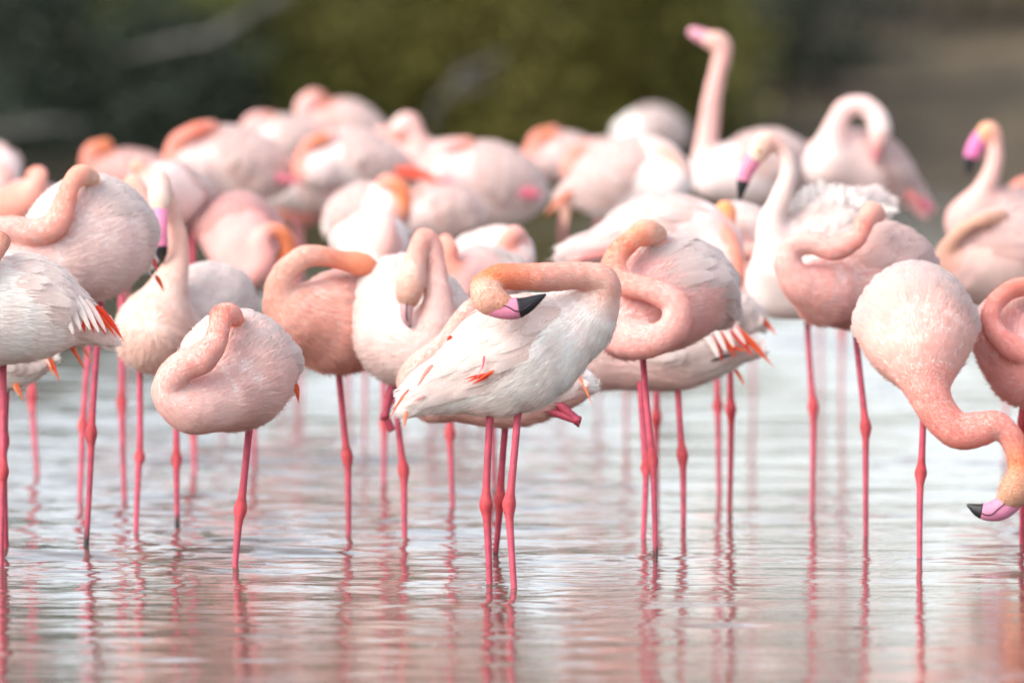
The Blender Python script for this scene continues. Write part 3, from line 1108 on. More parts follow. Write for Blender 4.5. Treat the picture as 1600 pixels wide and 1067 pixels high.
flamingo('pale pink flamingo asleep on one leg, coral head tucked into its round back', 546,
         [(340, 612, -25, 54), (366, 584, 0, 86), (373, 575, 45, 88), (396, 588, 105, 58), (428, 608, 155, 26)],
         [(350, 620, -50, 50), (300, 632, -86, 41), (267, 607, -104, 27), (284, 572, -116, 25), (318, 555, -120, 24), (338, 532, -112, 19),
          (345, 508, -96, 17), (351, 490, -78, 19), (364, 491, -52, 16), (370, 500, -30, 12)],
         legs=[one(392, 664, 375, 796, 368, 886)], quills=[(461, 600, 466, 632, 10, (0.84, 0.14, 0.05), 40)],
         body=(0.84, 0.74, 0.70), breast=(0.83, 0.68, 0.62), wing=(0.85, 0.77, 0.73),
         neckc=[(0, (0.83, 0.67, 0.61)), (0.3, (0.83, 0.62, 0.55)), (0.58, (0.83, 0.56, 0.47)), (0.75, (0.84, 0.50, 0.40)), (0.9, (0.83, 0.44, 0.32)), (1, (0.82, 0.38, 0.22))],
         fine=True, group=GF)
flamingo('large white sleeping flamingo at left, peach neck laid level across its breast', 527,
         [(95, 402, -40, 60), (128, 377, -5, 92), (150, 369, 55, 90), (186, 385, 120, 44), (214, 410, 160, 18)],
         [(90, 412, -50, 55), (30, 408, -88, 36), (-14, 392, -95, 27), (-17, 362, -100, 23), (20, 357, -100, 22), (62, 361, -102, 22),
          (92, 347, -100, 21), (105, 315, -90, 17), (113, 288, -76, 15), (127, 273, -58, 17), (143, 277, -30, 14)],
         legs=[one(156, 485, 143, 678, 134, 856) + [0.05]],
         quills=[(238, 406, 244, 428, 7, (0.82, 0.12, 0.10), 60), (241, 432, 255, 459, 8, (0.86, 0.14, 0.06), 60), (224, 404, 219, 422, 5, (0.5, 0.03, 0.03), 40)],
         body=(0.84, 0.77, 0.73), breast=(0.83, 0.72, 0.67), wing=(0.85, 0.79, 0.76),
         neckc=[(0, (0.82, 0.66, 0.60)), (0.5, (0.83, 0.60, 0.51)), (0.75, (0.84, 0.52, 0.40)), (0.88, (0.84, 0.48, 0.34)), (0.95, (0.80, 0.60, 0.45)), (1, (0.78, 0.56, 0.38))],
         fine=True, group=GF)
flamingo('white flamingo cut off by the left edge, bright red wing tips over its tail', 546,
         [(-25, 482, -20, 88), (35, 480, 0, 83), (85, 491, 20, 54), (130, 510, 40, 29), (168, 528, 50, 13)],
         [(-60, 500, -60, 50), (-92, 470, -90, 28), (-72, 432, -95, 22), (-32, 416, -92, 20), (-7, 394, -80, 16), (2, 376, -62, 17)],
         legs=[one(3, 562, 4, 738, 1, 890)],
         quills=[(150, 478, 194, 535, 11, RED, 12), (146, 486, 182, 528, 10, (0.74, 0.10, 0.03), 6), (122, 484, 134, 520, 13, RED, -18), (134, 484, 148, 520, 12, (0.74, 0.10, 0.04), -12), (146, 490, 166, 524, 10, RED, -4), (96, 450, 128, 514, 12, WHITE, -34, 1), (110, 456, 142, 514, 11, WHITE, -28, 1), (122, 462, 155, 518, 10, WHITE, -20, 1), (134, 468, 166, 518, 9, (0.84, 0.7, 0.68), -10, 1), (86, 452, 116, 520, 13, WHITE, -40, 1),
                 (158, 480, 165, 520, 6, (0.75, 0.12, 0.12), 25), (106, 538, 132, 580, 8, (0.72, 0.12, 0.05), 30), (112, 538, 124, 566, 6, (0.78, 0.26, 0.16), 28), (128, 544, 143, 570, 6, (0.78, 0.26, 0.16), 30)],
         body=WHITE, breast=WHITE, group=GF, fine=True, lift=1.3, neckc=neck_cols(WHITE, BEIGE, BEIGE, TAN))
flamingo('flamingo at left edge, only pale belly and orange feather tips showing beneath another', 535,
         [(-45, 560, 40, 45), (5, 568, 40, 42), (48, 566, 40, 26), (75, 562, 40, 10)],
         [(-60, 560, 20, 40), (-95, 530, 10, 24), (-90, 490, 10, 20), (-50, 480, 20, 18), (-20, 480, 30, 17)],
         legs=[one(9, 600, 6, 690, 9, 858)],
         quills=[(74, 556, 93, 598, 8, (0.72, 0.11, 0.04)), (70, 558, 84, 590, 6, (0.76, 0.2, 0.1)), (24, 598, 36, 628, 7, (0.74, 0.16, 0.06)), (20, 600, 28, 620, 5, (0.78, 0.3, 0.18)), (66, 556, 80, 575, 6, (0.84, 0.6, 0.5))],
         body=WHITE, group=GF)
flamingo('beige flamingo facing forward, its pink bill with black tip pointing straight down', 506,
         [(242, 515, -70, 58), (252, 515, -10, 68), (300, 490, 70, 68), (335, 475, 140, 58), (365, 480, 190, 26)],
         [(245, 515, -80, 50), (260, 462, -60, 34), (276, 415, -38, 21), (279, 375, -28, 16), (268, 335, -16, 15), (255, 298, -14, 15), (250, 284, -28, 17),
          (250, 306, -46, 18), (251, 326, -52, 14)],
         beak=[(251, 326, -56, 13), (252, 350, -66, 12), (253, 378, -66, 11), (254, 394, -62, 10), (255, 410, -56, 3)], tip=0.62,
         legs=[one(216, 580, 218, 715, 213, 832), one(274, 578, 275, 719, 278, 822) + [0.035]],
         body=WHITE, breast=(0.80, 0.66, 0.57), neckc=[(0, (0.80, 0.66, 0.57)), (0.3, (0.78, 0.58, 0.47)), (0.7, (0.80, 0.60, 0.49)), (0.9, (0.84, 0.68, 0.58)), (1, (0.78, 0.64, 0.5))],
         group=GM, bill=(0.74, 0.22, 0.38))
flamingo('peach coloured flamingo with its thick neck arched back over its shoulder, on one leg', 518,
         [(470, 492, -30, 45), (512, 506, 0, 73), (548, 500, 60, 78), (585, 495, 120, 52), (610, 500, 150, 25)],
         [(462, 500, -40, 46), (440, 470, -50, 29), (442, 432, -55, 21), (468, 404, -52, 18), (496, 398, -44, 17), (530, 405, -25, 15), (562, 412, -10, 19), (580, 418, 0, 14)],
         legs=[one(525, 580, 543, 714, 544, 835)],
         body=(0.82, 0.57, 0.48), breast=(0.81, 0.57, 0.46), wing=(0.83, 0.62, 0.55),
         neckc=[(0, (0.80, 0.52, 0.40)), (0.2, (0.78, 0.54, 0.42)), (0.55, (0.82, 0.56, 0.44)), (0.64, (0.83, 0.48, 0.34)), (0.85, (0.80, 0.38, 0.22)), (1, (0.78, 0.38, 0.22))], group=GF)
flamingo('white flamingo facing forward with hung head, greyish pink bill against its breast', 519,
         [(652, 532, -60, 60), (635, 518, -10, 82), (632, 490, 60, 89), (630, 488, 130, 60), (630, 495, 180, 28)],
         [(676, 548, -70, 46), (684, 502, -95, 31), (684, 455, -96, 22), (681, 415, -92, 17), (676, 380, -92, 15), (662, 370, -100, 15), (652, 395, -108, 16),
          (646, 425, -114, 20), (641, 447, -116, 23), (639, 464, -114, 16)],
         beak=[(638, 462, -118, 12), (636, 482, -120, 10.5), (638, 497, -118, 8), (642, 507, -114, 3)], tip=0.93, bill=BILLM,
         legs=[one(611, 598, 630, 735, 633, 838)], fold=[((614, 600), (602, 648), (613, 672), -20)],
         body=WHITE, breast=(0.84, 0.74, 0.69), neckc=[(0, (0.84, 0.72, 0.67)), (0.3, (0.83, 0.66, 0.59)), (0.65, (0.83, 0.58, 0.48)), (0.8, (0.80, 0.62, 0.52)), (1, (0.74, 0.50, 0.36))],
         group=GF, lift=1.2, fine=True)
flamingo('pale pink flamingo beside the preening one, neck coiled in a thick open loop', 531,
         [(985, 500, -30, 56), (1028, 462, 0, 86), (1066, 452, 50, 80), (1102, 468, 100, 52), (1130, 496, 140, 22)],
         [(982, 500, -45, 54), (984, 524, -78, 34), (1018, 528, -104, 26), (1052, 507, -112, 24), (1053, 470, -112, 22), (1016, 450, -110, 20), (976, 440, -104, 20),
          (958, 418, -94, 20), (968, 390, -82, 18), (992, 369, -66, 17), (1010, 362, -48, 21), (1027, 367, -25, 15)],
         legs=[one(1002, 556, 1020, 720, 1024, 869) + [0.03]], quills=[(1133, 470, 1128, 486, 6, (0.5, 0.05, 0.05), 40)],
         body=(0.84, 0.75, 0.71), breast=(0.83, 0.64, 0.58), wing=(0.85, 0.79, 0.76),
         neckc=[(0, (0.83, 0.58, 0.51)), (0.45, (0.83, 0.58, 0.50)), (0.62, (0.84, 0.52, 0.41)), (0.85, (0.85, 0.44, 0.27)), (0.93, (0.77, 0.54, 0.41)), (1, (0.74, 0.50, 0.36))],
         fine=True, group=GF, lift=1.2)
flamingo('long low white flamingo with large scarlet wing tips, behind the coiled neck one', 512,
         [(940, 560, 0, 46), (1000, 560, 0, 49), (1060, 558, 0, 50), (1112, 550, 0, 38), (1150, 548, 0, 22), (1182, 548, 0, 10)],
         [(930, 562, 10, 38), (902, 520, 20, 25), (918, 485, 30, 20), (960, 478, 40, 18), (1000, 480, 45, 18)],
         legs=[one(1000, 606, 1009, 732, 1006, 842), one(1057, 606, 1067, 712, 1067, 826)],
         quills=[(1138, 506, 1208, 572, 13, (0.76, 0.10, 0.03), -40), (1112, 520, 1128, 564, 12, RED, -44), (1126, 516, 1148, 558, 12, (0.74, 0.09, 0.03), -43), (1142, 514, 1176, 556, 12, RED, -42), (1092, 500, 1122, 556, 13, WHITE, -52, 1), (1108, 500, 1134, 548, 11, WHITE, -50, 1), (1122, 498, 1146, 540, 10, WHITE, -49, 1), (1136, 500, 1164, 536, 9, (0.84, 0.7, 0.68), -47, 1), (1132, 540, 1165, 548, 9, (0.86, 0.14, 0.05), -38),
                 (1110, 563, 1152, 552, 5, (0.03, 0.02, 0.02), -40), (1148, 576, 1164, 604, 7, (0.74, 0.16, 0.06), -10), (1140, 500, 1190, 560, 8, (0.85, 0.45, 0.42), -30)],
         body=WHITE, breast=(0.82, 0.70, 0.64), group=GM)
flamingo('peach sleeping flamingo at right, neck bent into a small round loop', 517,
         [(1288, 452, -20, 50), (1325, 442, 0, 72), (1370, 426, 30, 80), (1415, 416, 70, 47), (1446, 414, 100, 18)],
         [(1286, 458, -50, 47), (1248, 440, -82, 29), (1229, 410, -90, 22), (1236, 384, -92, 18), (1266, 376, -94, 18), (1300, 387, -96, 18), (1333, 371, -92, 16),
          (1350, 342, -78, 15), (1360, 331, -62, 17), (1372, 335, -38, 12)],
         legs=[one(1335, 510, 1352, 668, 1354, 836)],
         body=(0.83, 0.66, 0.60), breast=(0.82, 0.61, 0.54), wing=(0.84, 0.69, 0.64),
         neckc=[(0, (0.82, 0.54, 0.46)), (0.5, (0.83, 0.58, 0.50)), (0.75, (0.85, 0.46, 0.36)), (0.9, (0.84, 0.50, 0.38)), (1, (0.80, 0.56, 0.42))], group=GF)
flamingo('blush flamingo at right lowering its long neck and head down to the water', 536,
         [(1441, 560, -75, 48), (1434, 522, -30, 82), (1432, 500, 50, 87), (1432, 475, 140, 55), (1432, 480, 200, 25)],
         [(1438, 562, -80, 50), (1447, 605, -98, 34), (1464, 642, -104, 29), (1494, 668, -104, 29), (1526, 666, -104, 27), (1555, 661, -104, 22), (1577, 681, -104, 19),
          (1587, 710, -104, 18), (1588, 738, -104, 21), (1581, 762, -104, 26), (1570, 776, -104, 18)],
         beak=[(1578, 776, -106, 18), (1560, 789, -107, 18), (1542, 794, -107, 15), (1526, 792, -106, 11), (1515, 787, -105, 6), (1507, 783, -104, 1.5)], tip=0.6,
         legs=[one(1446, 606, 1439, 740, 1437, 873)],
         body=(0.84, 0.70, 0.64), breast=(0.83, 0.65, 0.57), wing=(0.85, 0.74, 0.69), wspan=1.15,
         neckc=[(0, (0.83, 0.56, 0.47)), (0.3, (0.83, 0.48, 0.39)), (0.6, (0.84, 0.50, 0.41)), (0.78, (0.84, 0.42, 0.24)), (0.86, (0.70, 0.42, 0.27)), (1, (0.56, 0.38, 0.26))],
         fine=True, group=GF, bill=(0.66, 0.24, 0.38))
flamingo('salmon pink flamingo cut off by the right edge, neck folded in a flat loop', 530,
         [(1592, 565, -45, 56), (1596, 535, 0, 74), (1612, 522, 60, 78), (1640, 530, 120, 40)],
         [(1604, 580, -60, 50), (1632, 566, -92, 32), (1622, 552, -100, 25), (1582, 541, -100, 21), (1549, 515, -96, 17), (1545, 485, -88, 16), (1562, 460, -72, 15),
          (1590, 447, -52, 16), (1612, 447, -28, 13)],
         legs=[one(1598, 622, 1598, 660, 1598, 850)],
         body=(0.83, 0.60, 0.54), breast=(0.82, 0.54, 0.47), wing=(0.84, 0.68, 0.63), neckc=neck_cols((0.82, 0.48, 0.41), (0.83, 0.46, 0.38), CORAL, CORAL), group=GF)
# ------------------------------------------------------------------ middle rows
flamingo('white flamingo with raised back and long pink streaked tail sweeping to the left', 486,
         [(1112, 385, 0, 50), (1070, 368, 0, 62), (1010, 366, 0, 55), (945, 388, 0, 30), (880, 404, 0, 13)],
         [(1122, 405, -20, 38), (1148, 437, -40, 15), (1147, 404, -42, 13), (1137, 368, -36, 12), (1120, 346, -15, 11)],
         legs=[one(1026, 430, 1025, 653, 1027, 772)],
         quills=[(1000, 380, 850, 408, 14, (0.85, 0.58, 0.56), -38), (985, 392, 880, 412, 12, (0.84, 0.36, 0.34), -36), (965, 395, 900, 410, 9, (0.82, 0.2, 0.18), -34), (1000, 396, 935, 412, 11, (0.84, 0.25, 0.2), -30)],
         body=(0.84, 0.72, 0.69), breast=(0.84, 0.66, 0.61), group=GM, lift=1.6,
         neckc=neck_cols(BLUSH, (0.85, 0.42, 0.3), CORAL, CORAL))
flamingo('pink flamingo with an orange nape, its neck looping right beneath a white body', 480,
         [(1176, 430, 0, 42), (1168, 392, 30, 58), (1152, 372, 90, 52), (1142, 372, 140, 28)],
         [(1172, 452, -25, 40), (1206, 466, -52, 26), (1238, 450, -60, 22), (1243, 415, -62, 18), (1205, 393, -64, 15), (1166, 392, -64, 14), (1146, 380, -58, 13), (1136, 350, -48, 14), (1133, 328, -40, 17)],
         legs=[one(1121, 520, 1121, 635, 1125, 772)], body=PINKW, breast=BLUSH,
         neckc=[(0, PEACH), (0.4, (0.83, 0.46, 0.37)), (0.7, (0.84, 0.48, 0.38)), (0.85, CORAL), (1, (0.86, 0.42, 0.2))], group=GM)
flamingo('flamingo hidden behind the coiled neck one, showing a single scarlet wing tip', 500,
         [(1092, 490, 0, 40), (1130, 490, 0, 42), (1162, 497, 0, 28), (1188, 506, 0, 11)],
         [(1080, 490, -10, 34), (1060, 470, -10, 20), (1070, 450, 0, 16), (1090, 450, 10, 15)],
         legs=[one(1142, 522, 1142, 640, 1140, 795)],
         quills=[(1170, 482, 1213, 523, 14, (0.86, 0.12, 0.05), -12), (1170, 500, 1182, 520, 8, RED, -10)], body=PINKW, group=GM)
flamingo('white flamingo with ruffled back feathers, bowed head and black tipped pink bill', 489,
         [(1222, 442, 0, 58), (1255, 420, 0, 76), (1290, 375, 20, 76), (1338, 345, 40, 42), (1378, 318, 60, 14)],
         [(1218, 412, -30, 40), (1206, 350, -40, 23), (1221, 302, -42, 17), (1232, 266, -42, 14), (1223, 233, -42, 13), (1203, 219, -44, 16), (1189, 228, -46, 19), (1181, 243, -46, 15)],
         beak=[(1180, 243, -48, 14), (1167, 264, -48, 12), (1159, 287, -48, 9), (1155, 310, -46, 3)], eye=(1184, 234, -62, 4),
         legs=[one(1262, 512, 1270, 637, 1270, 784)],
         quills=[(1226, 333, 1237, 299, 14, WHITE, -17), (1234, 330, 1231, 306, 17, WHITE, -34, 1), (1243, 326, 1251, 296, 15, WHITE, -29, 1), (1252, 323, 1261, 293, 16, WHITE, -32), (1261, 321, 1258, 289, 17, WHITE, -6, 1), (1270, 319, 1267, 286, 13, WHITE, -19, 1), (1278, 318, 1273, 297, 13, WHITE, -2), (1287, 318, 1281, 280, 17, WHITE, -10, 1), (1296, 318, 1297, 295, 13, WHITE, -20, 1), (1305, 318, 1299, 285, 14, WHITE, -21), (1314, 318, 1314, 286, 14, WHITE, -32, 1), (1322, 318, 1336, 292, 12, WHITE, -8, 1), (1331, 321, 1341, 300, 15, WHITE, -26), (1340, 324, 1351, 309, 15, WHITE, -27, 1), (1349, 327, 1362, 317, 16, WHITE, -22, 1), (1358, 330, 1384, 319, 12, WHITE, -29), (1366, 333, 1405, 329, 12, WHITE, -2, 1)],
         body=WHITE, breast=(0.83, 0.72, 0.66), lift=2.2, group=GM, neckc=neck_cols((0.83, 0.70, 0.65), (0.82, 0.66, 0.58), BEIGE, (0.82, 0.60, 0.46)))
flamingo('pale flamingo at the right edge asleep with a tan neck lying along its back', 482,
         [(1508, 424, 0, 46), (1550, 408, 0, 74), (1600, 402, 30, 80), (1650, 410, 60, 50)],
         [(1500, 428, -30, 42), (1476, 404, -46, 20), (1484, 376, -54, 13), (1506, 355, -54, 12), (1536, 342, -48, 12), (1562, 336, -30, 12)],
         legs=[one(1602, 480, 1603, 650, 1604, 768)], body=(0.82, 0.64, 0.58), breast=(0.79, 0.58, 0.49), wing=PINKW, neckc=neck_cols(BEIGE, TAN, TAN, TAN), group=GM)
flamingo('alert flamingo near the right edge with upright neck, bright pink bill and black tip', 440,
         [(1516, 350, 0, 38), (1560, 348, 0, 54), (1610, 350, 30, 48), (1640, 355, 40, 25)],
         [(1514, 340, -20, 32), (1530, 308, -24, 20), (1545, 278, -24, 16), (1553, 248, -24, 14), (1553, 220, -24, 13), (1545, 204, -24, 16), (1535, 212, -26, 14)],
         beak=[(1534, 212, -26, 14), (1522, 231, -26, 13), (1515, 250, -26, 10), (1512, 272, -26, 4)], tip=0.6, eye=(1540, 205, -38, 3.5), bill=(0.74, 0.18, 0.42),
         legs=[one(1570, 390, 1571, 560, 1572, 690)], body=PINKW, breast=BLUSH, neckc=neck_cols(BLUSH, (0.82, 0.54, 0.46), (0.82, 0.48, 0.36), (0.80, 0.46, 0.28)), group=GM)
flamingo('flamingo with an orange neck cut off by the right edge behind the alert one', 428,
         [(1608, 312, 0, 28), (1640, 312, 0, 44), (1680, 320, 0, 30)],
         [(1606, 322, -20, 26), (1584, 318, -32, 14), (1586, 296, -34, 13), (1604, 285, -24, 13)],
         legs=[one(1640, 350, 1640, 520, 1640, 668)], body=PINKW, breast=BLUSH, neckc=neck_cols(BLUSH, CORAL, CORAL, CORAL), group=GB)
flamingo('round pink flamingo behind at left, neck curled with a vivid orange bend', 462,
         [(386, 388, -55, 42), (376, 372, -5, 60), (371, 358, 50, 56), (366, 352, 110, 30)],
         [(378, 402, -60, 40), (398, 422, -84, 25), (414, 402, -90, 20), (409, 376, -90, 16), (421, 358, -82, 13), (442, 362, -76, 13), (452, 386, -70, 13), (444, 412, -66, 14)],
         legs=[one(396, 425, 396, 600, 397, 730)], body=(0.84, 0.58, 0.53), breast=(0.84, 0.48, 0.42), wing=(0.84, 0.64, 0.60),
         neckc=[(0, (0.84, 0.48, 0.42)), (0.5, (0.84, 0.44, 0.37)), (0.7, ORANGE), (1, ORANGE)], group=GM)
flamingo('pale flamingo behind the hung head one, its neck a smooth pink ridge over the breast', 470,
         [(592, 380, -20, 40), (584, 382, 20, 54), (570, 388, 70, 46), (560, 392, 110, 28)],
         [(600, 396, -40, 30), (606, 368, -58, 17), (604, 347, -52, 16), (597, 339, -30, 14)],
         legs=[one(600, 440, 600, 660, 600, 748)], body=PINKW, breast=PINKW, neckc=neck_cols(BLUSH, BLUSH, BLUSH, PEACH), group=GM)
flamingo('white flamingo with peach head on its back, left of the long pink tail', 482,
         [(795, 398, -20, 38), (786, 402, 20, 48), (756, 406, 70, 42), (730, 410, 110, 26)],
         [(804, 408, -40, 28), (790, 392, -52, 15), (793, 374, -54, 15), (805, 366, -46, 15), (816, 376, -30, 12)],
         legs=[one(770, 450, 770, 640, 772, 762)], body=WHITE, breast=PINKW, neckc=neck_cols(BLUSH, PEACH, BLUSH, PEACH), group=GM)
flamingo('flamingo with a coral neck standing up just right of the hung head one', 492,
         [(728, 440, -10, 42), (746, 440, 20, 54), (772, 438, 70, 46), (790, 440, 110, 26)],
         [(718, 446, -35, 36), (704, 414, -48, 16), (703, 388, -46, 14), (696, 377, -28, 13)],
         legs=[one(706, 500, 704, 677, 707, 790)], body=PINKW, breast=BLUSH, neckc=neck_cols(BLUSH, CORAL, CORAL, CORAL), group=GM)
flamingo('pink tinged flamingo behind the large sleeper at left, short coral neck raised', 464,
         [(15, 322, 0, 33), (45, 318, 0, 37), (85, 322, 0, 24)],
         [(40, 315, -20, 25), (56, 292, -30, 14), (64, 274, -28, 14), (52, 272, -14, 12)],
         legs=[one(46, 356, 50, 620, 59, 741)], body=BLUSH, breast=PEACH, neckc=neck_cols(PEACH, (0.84, 0.46, 0.35), CORAL, CORAL), group=GM)
flamingo('white flamingo seen as a slim strip beside the downward pointing pink bill', 484,
         [(226, 352, -10, 28), (214, 364, 20, 40), (190, 374, 70, 40), (170, 384, 110, 22)],
         [(230, 336, -20, 22), (222, 302, -26, 14), (210, 284, -24, 14), (203, 292, -14, 12)],
         legs=[one(186, 402, 191, 630, 194, 781), one(150, 402, 129, 665, 126, 786)], body=WHITE, neckc=neck_cols(WHITE, BEIGE, TAN, TAN), group=GM)
flamingo('white flamingo turned left with a small mauve bill, above the downward pink bill', 462,
         [(246, 298, -20, 42), (264, 302, 10, 50), (284, 312, 60, 44), (300, 322, 100, 24)],
         [(238, 302, -30, 30), (227, 272, -38, 13), (219, 256, -38, 12), (213, 262, -40, 13)],
         beak=[(213, 263, -41, 10), (210, 280, -41, 8), (208, 294, -41, 4)], tip=1.0, bill=(0.66, 0.34, 0.46),
         legs=[one(300, 352, 301, 670, 304, 740)], body=WHITE, breast=PINKW, group=GM)
# ------------------------------------------------------------------ back row, far out of focus
flamingo('blurred flamingo holding its neck straight up high above the flock, pink bill to the left', 410,
         [(1112, 268, 0, 26), (1152, 270, 0, 48), (1200, 262, 20, 60), (1245, 266, 40, 36), (1272, 282, 60, 12)],
         [(1112, 280, -5, 30), (1102, 245, -5, 20), (1107, 200, 0, 17), (1114, 150, 0, 15), (1123, 108, 0, 14), (1130, 80, 0, 15), (1122, 67, 0, 17), (1108, 63, 0, 14)],
         beak=[(1110, 63, 0, 12), (1096, 57, 0, 11), (1084, 52, 0, 9), (1075, 50, 0, 5)], tip=1.0, bill=(0.74, 0.33, 0.42),
         legs=[one(1175, 315, 1175, 500, 1176, 634)], body=WHITE, neckc=neck_cols(PINKW, (0.80, 0.50, 0.43), (0.80, 0.50, 0.42), (0.80, 0.52, 0.42)), group=GB)
flamingo('blurred white flamingo facing right, orange tail feathers hanging down at its left', 432,
         [(1040, 275, 0, 42), (1005, 276, 0, 64), (962, 285, 0, 62), (912, 300, 0, 30), (875, 314, 0, 10)],
         [(1044, 288, -30, 38), (1064, 268, -40, 14), (1052, 246, -42, 12), (1031, 230, -40, 11), (1010, 222, -25, 11)],
         legs=[one(980, 340, 980, 560, 979, 674)], quills=[(893, 298, 850, 338, 14, (0.84, 0.3, 0.2), -25), (882, 310, 884, 356, 20, (0.84, 0.48, 0.38), -20)],
         body=WHITE, neckc=neck_cols(WHITE, (0.82, 0.55, 0.43), BLUSH, BLUSH), group=GB)
flamingo('farthest white flamingo, a pale blur standing alone before the dark shrubs', 325,
         [(980, 205, 0, 20), (1018, 203, 0, 38), (1050, 208, 0, 26), (1068, 215, 0, 10)],
         [(985, 215, -10, 18), (968, 208, -15, 10), (978, 192, -15, 10), (1000, 186, -10, 10)],
         legs=[one(1015, 238, 1015, 370, 1015, 478)], body=(0.80, 0.77, 0.75), breast=(0.80, 0.77, 0.75), wing=(0.80, 0.77, 0.75), neckc=neck_cols(WHITE, WHITE, WHITE, WHITE), group=GB)
flamingo('blurred flamingo with its neck arched over into a hoop and pink tail slanting down right', 420,
         [(1298, 258, 0, 42), (1345, 258, 0, 57), (1386, 274, 10, 42), (1422, 306, 20, 22), (1446, 328, 20, 10)],
         [(1300, 252, -25, 40), (1303, 208, -42, 22), (1316, 174, -46, 17), (1344, 164, -46, 17), (1368, 182, -50, 17), (1373, 207, -52, 18), (1371, 224, -52, 13)],
         beak=[(1370, 220, -54, 11), (1368, 236, -54, 9), (1366, 252, -54, 5)], tip=1.0, bill=(0.60, 0.22, 0.24),
         legs=[one(1316, 310, 1316, 520, 1315, 654)],
         quills=[(1415, 300, 1438, 318, 14, (0.82, 0.25, 0.25), 0), (1436, 312, 1462, 334, 13, ROSE, 0), (1425, 318, 1450, 346, 10, (0.82, 0.35, 0.35), 5)],
         body=PINKW, breast=PINKW, neckc=neck_cols(PINKW, (0.83, 0.60, 0.54), PINKW, BLUSH), group=GB)
flamingo('blurred flamingo with a rounded orange nape at the centre of the back row', 385,
         [(842, 250, 0, 28), (880, 246, 0, 40), (920, 252, 0, 28), (945, 260, 0, 10)],
         [(846, 250, -15, 26), (831, 232, -24, 12), (843, 213, -25, 12), (866, 206, -16, 11)],
         legs=[one(880, 284, 880, 450, 880, 588)], body=PINKW, neckc=neck_cols(BLUSH, CORAL, ORANGE, CORAL), group=GB)
flamingo('big blurred white flamingo in the back row, rose red spot at its tail', 412,
         [(702, 282, 0, 48), (760, 288, 0, 67), (810, 298, 0, 46), (846, 306, 0, 14)],
         [(700, 275, -20, 40), (674, 250, -34, 13), (698, 230, -36, 12), (732, 222, -26, 11)],
         legs=[one(752, 350, 752, 520, 752, 638), one(725, 345, 722, 520, 722, 638)], quills=[(812, 300, 848, 304, 20, ROSE, -32), (740, 352, 720, 375, 12, (0.7, 0.35, 0.35), -20)], body=WHITE, breast=PINKW, neckc=neck_cols(WHITE, BLUSH, BLUSH, PEACH), group=GB)
flamingo('blurred flamingo of which the pink bent neck tops the back row like a knob', 395,
         [(664, 262, 0, 33), (702, 258, 0, 40), (740, 254, 0, 30), (765, 256, 0, 12)],
         [(656, 255, -10, 28), (651, 212, -16, 15), (641, 190, -16, 15), (625, 196, -18, 15), (620, 214, -20, 13)],
         legs=[one(690, 298, 690, 470, 690, 606)], body=PINKW, neckc=neck_cols(BLUSH, BLUSH, PINKW, PEACH), group=GB)
flamingo('blurred white flamingo with an orange neck line and a bar of red at its tail', 416,
         [(502, 252, 0, 40), (550, 250, 0, 50), (600, 262, 0, 35), (642, 275, 0, 13)],
         [(496, 265, -25, 34), (468, 262, -38, 12), (475, 235, -42, 10), (496, 218, -42, 10), (522, 210, -30, 10)],
         legs=[one(545, 298, 545, 500, 545, 645)],
         quills=[(618, 266, 694, 286, 24, (0.86, 0.13, 0.08), -20), (508, 290, 540, 288, 14, ROSE, -30), (470, 268, 458, 285, 14, (0.84, 0.25, 0.22), -30), (690, 282, 716, 284, 9, (0.78, 0.25, 0.36), -18)],
         body=WHITE, neckc=neck_cols(BLUSH, CORAL, ORANGE, BLUSH), group=GB)
flamingo('blurred pinkish flamingo topping the left of the back row, with a round orange head', 372,
         [(502, 198, 0, 34), (540, 202, 0, 47), (580, 216, 0, 30), (605, 226, 0, 12)],
         [(502, 200, -15, 30), (474, 190, -28, 14), (476, 164, -28, 14), (494, 154, -24, 15), (508, 166, -10, 12)],
         legs=[one(540, 248, 540, 420, 540, 565)], body=PINKW, breast=BLUSH, neckc=neck_cols(BLUSH, BLUSH, CORAL, ORANGE), group=GB)
flamingo('blurred pale flamingo between the coral naped one and the round orange head', 375,
         [(404, 218, 0, 28), (440, 222, 0, 42), (474, 230, 0, 34), (498, 240, 0, 14)],
         [(402, 220, -12, 24), (385, 204, -20, 12), (398, 187, -22, 12), (420, 184, -14, 11)],
         legs=[one(440, 262, 440, 440, 440, 570)], body=WHITE, neckc=neck_cols(PINKW, BLUSH, BLUSH, PEACH), group=GB)
flamingo('large blurred white flamingo with a coral red nape at its left shoulder', 416,
         [(302, 258, 0, 46), (350, 256, 0, 60), (405, 266, 0, 48), (446, 280, 0, 17)],
         [(300, 262, -25, 42), (268, 248, -40, 14), (278, 222, -46, 14), (304, 204, -46, 13), (332, 198, -28, 12)],
         legs=[one(350, 314, 350, 510, 350, 646)], quills=[(430, 275, 474, 288, 16, (0.76, 0.22, 0.3), -18)],
         body=PINKW, breast=PINKW, wing=WHITE, neckc=neck_cols(BLUSH, CORAL, (0.85, 0.3, 0.2), CORAL), group=GB)
flamingo('blurred pinkish flamingo at far left with a bright orange curl of neck', 400,
         [(164, 268, 0, 28), (195, 275, 0, 42), (235, 278, 0, 34), (262, 285, 0, 12)],
         [(162, 270, -18, 26), (137, 256, -28, 13), (146, 234, -30, 13), (166, 228, -18, 13)],
         legs=[one(196, 315, 196, 480, 196, 616)], body=BLUSH, breast=BLUSH, wing=PINKW, neckc=neck_cols(BLUSH, CORAL, ORANGE, ORANGE), group=GB)
